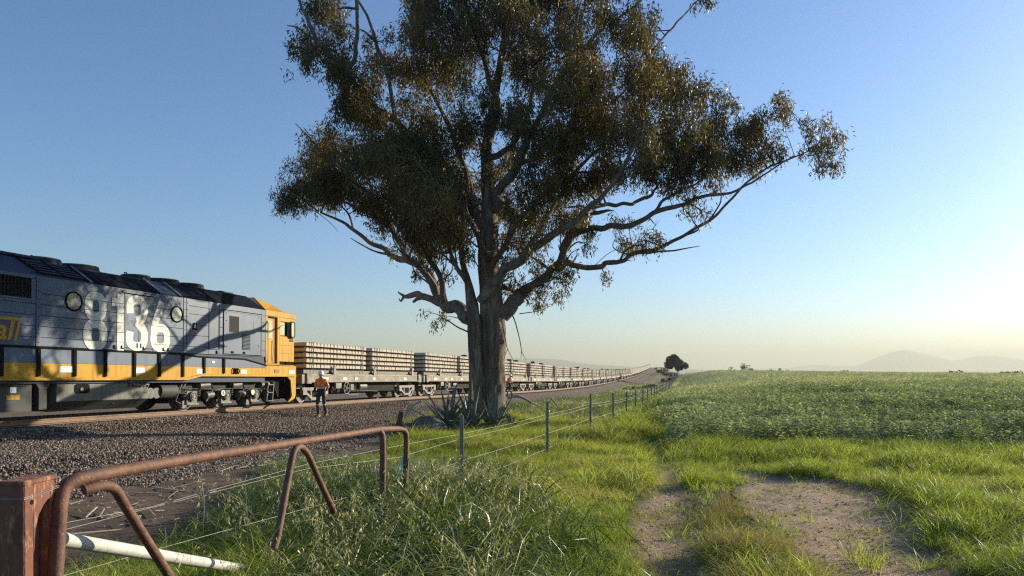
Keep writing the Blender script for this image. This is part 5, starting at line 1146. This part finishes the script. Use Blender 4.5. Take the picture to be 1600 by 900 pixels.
# ------------------------------------------------------------------ scattering (only for what nobody could count)
def scatter(name, protos, P, rotz, scl, tint, tilt=None):
    N = len(P); col = bpy.data.collections.new(name+' pieces')
    for p in protos:
        for c in list(p.users_collection): c.objects.unlink(p)
        col.objects.link(p)
    me = bpy.data.meshes.new(name); me.vertices.add(N); me.vertices.foreach_set('co', np.asarray(P, dtype=np.float32).ravel())
    rot = np.zeros((N, 3), dtype=np.float32); rot[:, 2] = rotz
    if tilt is not None: rot[:, :2] = tilt
    a = me.attributes.new('rot', 'FLOAT_VECTOR', 'POINT'); a.data.foreach_set('vector', rot.ravel())
    sc3 = np.asarray(scl, dtype=np.float32); sc3 = np.repeat(sc3[:, None], 3, 1) if sc3.ndim == 1 else sc3
    a = me.attributes.new('scl', 'FLOAT_VECTOR', 'POINT'); a.data.foreach_set('vector', sc3.ravel())
    a = me.attributes.new('tint', 'FLOAT', 'POINT'); a.data.foreach_set('value', np.asarray(tint, dtype=np.float32))
    a = me.attributes.new('idx', 'INT', 'POINT'); a.data.foreach_set('value', np.random.default_rng(1).integers(0, len(protos), N).astype(np.int32))
    o = bpy.data.objects.new(name, me); COL.objects.link(o)
    ng = bpy.data.node_groups.new(name, 'GeometryNodeTree'); ng.interface.new_socket('Geometry', in_out='INPUT', socket_type='NodeSocketGeometry'); ng.interface.new_socket('Geometry', in_out='OUTPUT', socket_type='NodeSocketGeometry')
    nd = ng.nodes; gi = nd.new('NodeGroupInput'); go_ = nd.new('NodeGroupOutput'); ip = nd.new('GeometryNodeInstanceOnPoints'); ci = nd.new('GeometryNodeCollectionInfo')
    ci.inputs['Collection'].default_value = col; ci.inputs['Separate Children'].default_value = True; ci.inputs['Reset Children'].default_value = True
    def na(nm, dt): x = nd.new('GeometryNodeInputNamedAttribute'); x.data_type = dt; x.inputs['Name'].default_value = nm; return x.outputs['Attribute']
    e2r = nd.new('FunctionNodeEulerToRotation'); lk = ng.links.new
    lk(gi.outputs[0], ip.inputs['Points']); lk(ci.outputs[0], ip.inputs['Instance']); ip.inputs['Pick Instance'].default_value = True
    lk(na('idx', 'INT'), ip.inputs['Instance Index']); lk(na('rot', 'FLOAT_VECTOR'), e2r.inputs[0]); lk(e2r.outputs[0], ip.inputs['Rotation']); lk(na('scl', 'FLOAT_VECTOR'), ip.inputs['Scale']); lk(ip.outputs[0], go_.inputs[0])
    md = o.modifiers.new('scatter', 'NODES'); md.node_group = ng; tag(o, kind='stuff'); return o
def tuft(name, mat, n, h, w, spread, lean, curl, seed, seg=4, seedheads=0):
    q = np.random.default_rng(seed); V, F, T = [], [], []
    for i in range(n):
        a = q.random()*6.283; r = spread*q.random()**.6; b = np.array([r*math.cos(a), r*math.sin(a), -.03]); hh = h*(.45+.6*q.random()); ww = w*(.6+.6*q.random())
        da = a+q.normal()*.9; dv = np.array([math.cos(da), math.sin(da), 0]); ln = lean*q.random(); cu = curl*(.4+q.random()); fa = q.random()*6.283; sv = np.array([math.cos(fa), math.sin(fa), 0])
        b0 = len(V)
        for k in range(seg+1):
            t = k/seg; ang = ln+cu*t*t
            p = b+hh*t*(dv*math.sin(ang)+np.array([0, 0, 1])*math.cos(ang)); wt = ww*(1-t**1.8) if k < seg else ww*.06
            V += [p-sv*wt, p+sv*wt]; T += [t, t]
        for k in range(seg): F.append((b0+2*k, b0+2*k+1, b0+2*k+3, b0+2*k+2))
    for i in range(seedheads):
        a = q.random()*6.283; dv = np.array([math.cos(a), math.sin(a), 0]); hh = h*(1.15+.5*q.random()); b = np.array([spread*.5*q.normal(), spread*.5*q.normal(), 0]); st = []
        for k in range(6):
            t = k/5; ang = .08+.5*t*t; st.append(b+hh*t*(dv*math.sin(ang)+np.array([0, 0, 1])*math.cos(ang)))
        sv = np.cross(dv, [0, 0, 1]); b0 = len(V)
        for k, p in enumerate(st): V += [p-sv*.0022, p+sv*.0022]; T += [.75, .75]
        for k in range(5): F.append((b0+2*k, b0+2*k+1, b0+2*k+3, b0+2*k+2))
        for k in range(12):
            p = st[3]+(st[5]-st[3])*(k/11); d = np.array([q.normal()*.5, q.normal()*.5, -.8])+dv*.3; d /= np.linalg.norm(d); s2 = np.cross(d, q.normal(size=3)); s2 /= np.linalg.norm(s2); l_ = .03+.014*q.random(); p = p+d*.008; b0 = len(V)
            V += [p, p+d*l_*.4+s2*.0045, p+d*l_, p+d*l_*.4-s2*.0045]; T += [1, 1, 1, 1]; F.append((b0, b0+1, b0+2, b0+3))
    return np_mesh(name, np.array(V), np.array(F), mat, attrs=dict(tip=T))
rg = np.random.default_rng(33)
def sample(n, x0, x1, y0, y1, fn, ypow=1.0):
    y = y0+(y1-y0)*rg.random(n)**ypow; X = rg.uniform(x0, x1, n); Y = y; k = rg.random(n) < fn(X, Y); k &= (np.abs(X) < .78*Y+1.2); return X[k], Y[k]
def place(name, protos, X, Y, scl, tint, tl=.12):
    Z = ground(X, Y); return scatter(name, protos, np.stack([X, Y, Z], 1), rg.random(len(X))*6.283, scl, tint, rg.normal(size=(len(X), 2))*tl)
def rutmask(X, Y): return np.maximum(np.maximum(rutA(X, Y), rutB(X, Y)), 1-sstep(-.02, .22, np.minimum(poly_dist(X, Y, RUT_A), poly_dist(X, Y, RUT_B))+(fbm(X, Y, .5, 23)-.5)*.45))
leftlim = lambda X, Y: sstep(-.35, .35, X-(np.where(Y < 24, -3.05+.03*(Y-9), -2.5-.75*(Y-24))+(fbm(X, Y, 1.3, 42)-.5)*1.6))

# bright pasture grass
def f_grass(X, Y):
    d = (1-rutmask(X, Y)*.97)*leftlim(X, Y)*(~cropmask(X, Y)); d = d*np.where(X < 1.2, 1, .40+.75*sstep(.38, .55, fbm(X, Y, 1.1, 43)))
    mid = ((X > 1.9) & (X < 3.4) & (Y < 10.5)); d = np.where(mid, d*.45*sstep(.36, .52, fbm(X, Y, .7, 44)), d)
    return d*(1-.45*sstep(14, 40, Y))
X1, Y1 = sample(42000, -4.5, 14, 4.2, 26, f_grass, 1.25); X2, Y2 = sample(16000, -5, 20, 24, 60, lambda X, Y: f_grass(X, Y)*(offD(X, Y) > 5.5)*np.where(X < fenceX(Y)-1.0, 1-.85*sstep(25, 31, Y), 1), 1.1)
X = np.concatenate([X1, X2]); Y = np.concatenate([Y1, Y2])
hgt = .20+.22*fbm(X, Y, 1.2, 45)+.34*sstep(.44, .64, fbm(X, Y, 1.0, 46)); hgt *= np.where(X > 2.0, 1.0, 1.08); hgt *= 1+.75*np.exp(-((X-fenceX(Y)-.9)/1.0)**2)*sstep(13, 17, Y)*sstep(.42, .55, fbm(X, Y, 1.4, 145))*(1-.35*np.clip(1-poly_dist(X, Y, RUT_A)/.4, 0, 1)); hgt = hgt*(1+.012*np.clip(Y-12, 0, 40))
place('pasture_grass', [tuft('grass tuft', M['grass'], 22, .62, .0058, .13, .5, 1.1, s) for s in range(6)], X, Y, hgt*1.25, np.clip(.5+1.3*(fbm(X, Y, 2.4, 47)-.5)+.18*rg.normal(size=len(X))+.16*((X > 0) & (X < 2.4) & (Y > 6)), 0, 1))
# tall seeding grass round the gate
def f_tall(X, Y): return sstep(-.4, .4, X+(1.95+.26*(Y-4.5)+(fbm(X, Y, 1.2, 142)-.5)*1.5))*(1-sstep(-.9, .9, X-(.05+.3*(fbm(X, Y, .9, 48)-.5)*3)+.11*(Y-6)))*(.5+.7*fbm(X, Y, .8, 49))
X, Y = sample(7600, -4.8, 1.2, 3.6, 13, f_tall); 
place('tall_grass', [tuft('tall grass tuft', M['tall'], 18, .74, .0088, .13, .6, 1.9, 20+s, 6, 0) for s in range(7)], X, Y, (.66+.85*fbm(X, Y, 1.1, 50))*(1-.25*sstep(8, 11, Y))*(.62+.38*sstep(0, 1.2, X+1.75+.36*(Y-4.5))), np.clip(.42+1.5*(fbm(X, Y, .8, 51)-.5)+.27*rg.normal(size=len(X))+.3*sstep(.5, .65, fbm(X, Y, 1.5, 151))*(X > -1.5), 0, 1), .2)
# wild oats close to the post and gate
ox = np.array([-2.02, -1.95, -2.0, -1.9, -1.99, -1.84, -1.9, -1.95, -2.05, -1.82, -1.75, -1.6, -1.7, -1.5, -1.95, -1.88]); oy = np.array([2.95, 2.98, 3.05, 3.08, 2.9, 3.0, 2.92, 2.86, 2.9, 3.3, 3.5, 4.3, 4.5, 4.9, 2.84, 2.9]); oz = ground(ox, oy)+.05
scatter('wild_oats', [tuft('oat stalk', M['tall'], 3, .6, .006, .05, .5, 1.3, 60+s, 5, 3) for s in range(4)], np.stack([ox, oy, oz], 1), rg.random(len(ox))*6.283, .78+.35*rg.random(len(ox)), .5+.5*rg.random(len(ox)), rg.normal(size=(len(ox), 2))*.08)
# lone seeding stalks standing above the tangle
X, Y = sample(420, -3.3, .4, 4.2, 10, lambda X, Y: f_tall(X, Y)*.8)
place('seed_stalks', [tuft('seed stalk', M['tall'], 2, .5, .005, .04, .4, 1.0, 130+s, 5, 2) for s in range(4)], X, Y, .75+.5*rg.random(len(X)), .45+.5*rg.random(len(X)), .12)
# dry fine grass between the ruts
X, Y = sample(2600, 1.4, 3.7, 4.4, 9.5, lambda X, Y: (1-rutmask(X, Y))*(1-.85*sstep(6.0, 7.2, Y))*(X < 2.5+.1*Y-.3)*sstep(.40, .55, fbm(X, Y, .6, 52)))
place('dry_grass', [tuft('dry grass tuft', M['dry'], 26, .46, .0026, .11, .5, .8, 80+s, 3) for s in range(4)], X, Y, .5+.55*fbm(X, Y, .7, 53), np.clip(.45+1.1*(fbm(X, Y, .9, 54)-.5)+.2*rg.normal(size=len(X)), 0, 1))
# dead straw and small tufts on the ruts
X, Y = sample(14000, .6, 5.4, 4.4, 15, lambda X, Y: rutmask(X, Y)*(.10+.75*sstep(.46, .62, fbm(X, Y, .5, 55)))*np.where(X < 2.2, 1, .55))
place('rut_tufts', [tuft('straw tuft', M['dry'], 9, .12, .0028, .09, 1.2, 1.0, 90+s, 2) for s in range(4)], X, Y, .5+.8*rg.random(len(X)), rg.random(len(X)), .3)
X, Y = sample(9000, .6, 5.6, 4.4, 15, lambda X, Y: rutmask(X, Y)*sstep(.48, .62, fbm(X, Y, .45, 157))*(1-.5*sstep(.5, 1, rutB(X, Y)))*.8)
place('short_grass', [tuft('short grass tuft', M['grass'], 12, .16, .0036, .07, .8, 1.2, 140+s, 3) for s in range(4)], X, Y, .5+.7*rg.random(len(X)), np.clip(.35+.3*rg.normal(size=len(X)), 0, 1), .25)
# clods, pebbles and straw flecks on the ruts
rc = np.random.default_rng(66); m = MB(); X, Y = sample(5200, .6, 5.4, 4.6, 14, lambda X, Y: sstep(.3, .8, rutmask(X, Y))*(.3+.7*fbm(X, Y, .6, 155)))
for x, y, z in zip(X, Y, ground(X, Y)):
    if rc.random() < .35: s_ = rc.uniform(.005, .016); m.box((x, y, z+.008), (s_*2, s_*1.5, s_*1.1), tuple(rc.uniform(-.6, .6, 3)))
o = m.build('path_clods', pmat('path clods', (.32, .20, .125), (.55, .40, .27), 30, .95)); tag(o, kind='stuff')
m = MB(); X, Y = sample(5000, .6, 5.4, 4.6, 15, lambda X, Y: sstep(.1, .5, rutmask(X, Y))*sstep(.42, .6, fbm(X, Y, .7, 156)))
for x, y, z in zip(X, Y, ground(X, Y)): m.box((x, y, z+.012), (rc.uniform(.03, .14), rc.uniform(.002, .005), .003), (0, rc.uniform(-.2, .2), rc.uniform(0, 3.1)))
o = m.build('straw_litter', pmat('straw flecks', (.40, .28, .15), (.62, .50, .32), 12, .9)); tag(o, kind='stuff')
# rough verge below the railway bank
X, Y = sample(26000, -3, 45, 25, 170, lambda X, Y: (offD(X, Y) > 4.8)*(X < fenceX(Y)+1.2)*sstep(.36, .55, fbm(X, Y, 4, 56)), 1.3)
place('verge_grass', [tuft('verge tuft', M['tall'], 16, .6, .012, .22, .6, 1.0, 100+s, 3) for s in range(4)], X, Y, (.6+.5*fbm(X, Y, 3, 57))*(1+.006*Y), np.clip(.62+1.2*(fbm(X, Y, 5, 58)-.5)+.2*rg.normal(size=len(X)), 0, 1))
# bean crop
def crop_plant(seed, n=24, mat='crop'):
    q = np.random.default_rng(seed); V, F = [], []
    for i in range(n):
        t = (i+.5)/n; a = i*2.4+q.normal()*.4; z = .10+.38*t; r0 = .02; el = .25+.5*q.random()-.35*(1-t); L_ = (.10+.08*q.random())*(1.15-.35*t); w_ = L_*.17
        d = np.array([math.cos(a)*math.cos(el), math.sin(a)*math.cos(el), math.sin(el)]); s = np.array([-math.sin(a), math.cos(a), q.normal()*.3]); s /= np.linalg.norm(s); up = np.cross(d, s)*-1
        p = np.array([q.normal()*.045, q.normal()*.045, z])+d*r0; b0 = len(V)
        V += [p, p+d*L_*.35+s*w_, p+d*L_*.75+s*w_*.75-up*.0-np.array([0, 0, .012]), p+d*L_-np.array([0, 0, .03]), p+d*L_*.75-s*w_*.75-np.array([0, 0, .012]), p+d*L_*.35-s*w_, p+d*L_*.5+np.array([0, 0, -.012])]
        F += [(b0, b0+1, b0+6, b0+5), (b0+1, b0+2, b0+3, b0+6), (b0+6, b0+3, b0+4, b0+5)]
    return np_mesh('crop plant', np.array(V), np.array(F), M[mat])
def f_crop(X, Y): return cropmask(X, Y)*1.0
X1, Y1 = sample(16000, 2, 32, 13.5, 36, lambda X, Y: f_crop(X, Y)*.68); X2, Y2 = sample(30000, 5, 62, 36, 75, lambda X, Y: f_crop(X, Y)*.42); X3, Y3 = sample(26000, 12, 140, 75, 200, lambda X, Y: f_crop(X, Y)*.6)
def cropzone(name, X, Y, mat, seed):
    s_ = (.62+.95*fbm(X, Y, 2.0, 59))*(1+.0075*np.clip(Y-20, 0, 80))*(1-.35*sstep(70, 140, Y)); s3 = np.stack([s_, s_, s_*(1-.35*sstep(35, 90, Y))], 1)
    t = .42+1.1*(fbm(X, Y, 6, 60)-.5)+.22*rg.normal(size=len(X))+.35*sstep(.5, .6, fbm(X*.3, Y, 9, 160))*(Y > 40)-.8*np.exp(-((Y-55)/3.2)**2)*sstep(24, 32, X)*sstep(.42, .52, fbm(X*.5, Y, 5, 161))
    place(name, [crop_plant(seed+s, 24 if mat == 'crop' else 14, mat) for s in range(6)], X, Y, s3, np.clip(t, 0, 1), .18)
nearw = rg.random(len(Y2)) < 1-sstep(37, 50, Y2)
cropzone('bean_crop', np.concatenate([X1, X2[nearw]]), np.concatenate([Y1, Y2[nearw]]), 'crop', 200)
cropzone('far_crop', np.concatenate([X2[~nearw], X3]), np.concatenate([Y2[~nearw], Y3]), 'palecrop', 220)
# ballast stones
def stone_patch(seed):
    q = np.random.default_rng(seed); V, F = [], []
    oc = np.array([[1, 0, 0], [-1, 0, 0], [0, 1, 0], [0, -1, 0], [0, 0, 1], [0, 0, -1]], dtype=float); of = [(0, 2, 4), (2, 1, 4), (1, 3, 4), (3, 0, 4), (2, 0, 5), (1, 2, 5), (3, 1, 5), (0, 3, 5)]
    for i in range(26):
        c = np.array([q.uniform(-.22, .22), q.uniform(-.22, .22), q.uniform(-.005, .022)]); s = q.uniform(.012, .030); A = q.normal(size=(3, 3)); Q, _ = np.linalg.qr(A)
        v = (oc*(s*q.uniform(.7, 1.25, (6, 1)))) @ Q+c; b0 = len(V); V += list(v); F += [tuple(b0+k for k in f) for f in of]
    o = np_mesh('stone patch', np.array(V), np.array(F), M['stones']); return o
n = 16500; dd = rg.uniform(.95, 9.5, n); Y = 9+29*rg.random(n)**1.1; X = trackX(Y)+dd/.962; k = (np.abs(X) < .76*Y+1) & (rg.random(n) < np.where(dd > 5.2, np.clip(.75-.33*(dd-5.2), .13, 1), 1.0)); dd, X, Y = dd[k], X[k], Y[k]
scatter('ballast_stones', [stone_patch(300+s) for s in range(6)], np.stack([X, Y, np.maximum(ballast_z(dd, Y), ground(X, Y))+.002], 1), rg.random(len(X))*6.283, .8+.5*rg.random(len(X)), rg.random(len(X)))

# ------------------------------------------------------------------ far trees and shrubs
def crown_mesh(seed, w_, h, d, lobes, n, leaf, base=0.12, lean=0):
    q = np.random.default_rng(seed); C = q.normal(size=(lobes, 3))*np.array([.27, .27, .20]); C[:, 2] += .55; rad = q.uniform(.16, .30, lobes)
    li = q.integers(0, lobes, n); d_ = q.normal(size=(n, 3)); d_ /= np.linalg.norm(d_, axis=1)[:, None]; p = C[li]+d_*(rad[li]*q.random(n)**.33)[:, None]
    p[:, 2] = np.clip(p[:, 2], base+.05*q.random(n), 1.05); p[:, 0] += lean*(p[:, 2]-.3); p = p*np.array([w_, d, h])
    a = q.normal(size=(n, 3)); a /= np.linalg.norm(a, axis=1)[:, None]; b = np.cross(a, q.normal(size=(n, 3))); b /= np.linalg.norm(b, axis=1)[:, None]; s = leaf*q.uniform(.6, 1.3, (n, 1))
    V = np.stack([p-a*s, p+b*s*.6, p+a*s, p-b*s*.6], 1).reshape(-1, 3); F = np.arange(n*4).reshape(-1, 4); return V, F, np.repeat(q.random(n), 4)
def tree(name, loc, w_, h, seed, label, cat, group=None, n=900, lobes=9, trunk=True, lean=0, base=.12, leaf=None):
    T = empty(name, loc); tag(T, label, cat, group); V, F, t = crown_mesh(seed, w_, h, w_, lobes, n, leaf or .055*w_, base, lean)
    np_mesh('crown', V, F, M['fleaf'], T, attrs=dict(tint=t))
    m = MB(); P = np.array([(0, 0, -.4), (.02*w_, 0, h*.25), (-.02*w_, .02, h*.6)]); rough_tube(m, P, np.array([.05, .04, .02])*w_, 7, .1, seed); m.build('trunk', M['limb'], T); return T
def at(px, Y): return (px-800)/1100*Y
def gz(x, y): return float(ground(x, y))
x = at(1059, 190); tree('leaning_tree', (x, 190, 1.35), 4.6, 4.5, 5, 'dark dense leaning tree on the crest where the fence line ends', 'tree', None, 9000, 17, True, -.22, .02, .22)
for px_, Y, w_, h, lab in [(1006, 128, 4.2, 1.2, 'low dark shrub on the bank foot beside the far fence pickets'), (1053, 165, 3.2, 1.7, 'green shrub beside the dirt strip below the leaning tree'), (985, 118, 2.4, .8, 'flat grey shrub at the foot of the railway bank'), (1028, 330, 7, 4.0, 'small dark bush beside the end of the train on the skyline'), (1039, 300, 5, 3.2, 'ragged bush left of the leaning tree on the skyline'), (1046, 240, 4.5, 2.4, 'low bush tucked under the leaning tree')]:
    x = at(px_, Y); tree('shrub', (x, Y, gz(x, Y)-.1), w_*.8, h*.75, int(px_), lab, 'shrub', 'shrubs along the railway verge', 500, 7)
sky_trees = [(1142, 360, 4, 5.5, 'tiny tree standing first on the paddock skyline right of the leaning tree'), (1157, 370, 6, 7.6, 'round tree, biggest of the three tiny trees on the paddock skyline'), (1171, 365, 4.6, 6.6, 'tiny tree, right one of the first three on the paddock skyline'),
             (1205, 400, 6, 7.6, 'left tree of the dense dark clump on the paddock skyline'), (1213, 405, 7, 8.0, 'middle tree of the dense dark clump on the paddock skyline'), (1222, 402, 6.5, 7.7, 'fourth tree of the dense dark clump on the paddock skyline'), (1229, 398, 5, 7.4, 'right tree of the dense dark clump on the paddock skyline'),
             (1318, 460, 9, 8.0, 'broad dark tree alone left of the mountain foot'), (1366, 520, 10, 7.2, 'low dark tree standing below the left slope of the mountain'), (1394, 560, 14, 9.2, 'wide tree below the mountain peak'), (1412, 560, 10, 7.5, 'smaller tree just right of the mountain peak'),
             (1478, 470, 14, 6.4, 'flat wide tree below the saddle of the mountains'), (1498, 440, 11, 8.2, 'dome shaped dark tree below the saddle of the mountains'), (1511, 450, 8, 5.6, 'low tree beside the dome shaped one'), (1534, 430, 11, 7.2, 'dark tree under the second lower mountain'), (1560, 450, 9, 5.8, 'low dark tree between the two big right hand trees'), (1578, 420, 13, 9.0, 'large domed tree near the right edge of the skyline'), (1596, 430, 9, 6.5, 'dark tree cut by the right edge of the photo')]
for px_, Y, w_, h, lab in sky_trees:
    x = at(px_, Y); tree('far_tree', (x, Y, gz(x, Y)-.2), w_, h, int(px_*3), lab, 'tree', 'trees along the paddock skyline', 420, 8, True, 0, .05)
# woodland that reads as one mass in the haze
q = np.random.default_rng(77); V, F = [], []; oc = np.array([[1, 0, 0], [0, 1, 0], [-1, 0, 0], [0, -1, 0], [.7, .7, .7], [-.7, .7, .7], [-.7, -.7, .7], [.7, -.7, .7], [0, 0, 1.05]])
of = [(0, 1, 4), (1, 2, 5), (2, 3, 6), (3, 0, 7), (0, 4, 7), (1, 5, 4), (2, 6, 5), (3, 7, 6), (4, 5, 8), (5, 6, 8), (6, 7, 8), (7, 4, 8)]
for i in range(5200):
    Y = 650*math.exp(q.random()*2.1); sl_ = q.uniform(-.35, .85); x = sl_*Y
    if float(fbm(x, Y*2.2, 420, 78)) < .47: continue
    r = q.uniform(4, 9)*(1+.5*(Y > 1500)); hh = q.uniform(5, 11); b0 = len(V); c = np.array([x, Y, gz(x, Y)-1]); v = oc*np.array([r, r, hh])*q.uniform(.75, 1.25, (9, 1))+c; V += list(v); F += [tuple(b0+k for k in f) for f in of]
o = np_mesh('far_woodland', np.array(V), np.array(F), M['hill'], smooth=True); tag(o, kind='stuff')
# heap beside the dirt strip
HX = at(1038, 158); HP = empty('heap', (HX, 158, gz(HX, 158))); tag(HP, 'small dark reddish heap of blocks beside the dirt strip below the leaning tree', 'heap'); rh = random.Random(3)
for k in range(7):
    m = MB(); m.box((rh.uniform(-.7, .7), rh.uniform(-.5, .5), .25+rh.uniform(0, .7)), (rh.uniform(.5, .9), .5, rh.uniform(.3, .5)), (rh.uniform(-.4, .4), rh.uniform(-.4, .4), rh.uniform(0, 3))); m.build('block', M['stump'] if k % 2 else M['rustpost'], HP)
m = MB(); m.box((1.15, -.4, .18), (.5, .4, .32), (.2, .1, .4)); o = m.build('block', M['white'], HP); o['label'] = 'pale block at the right foot of the heap'
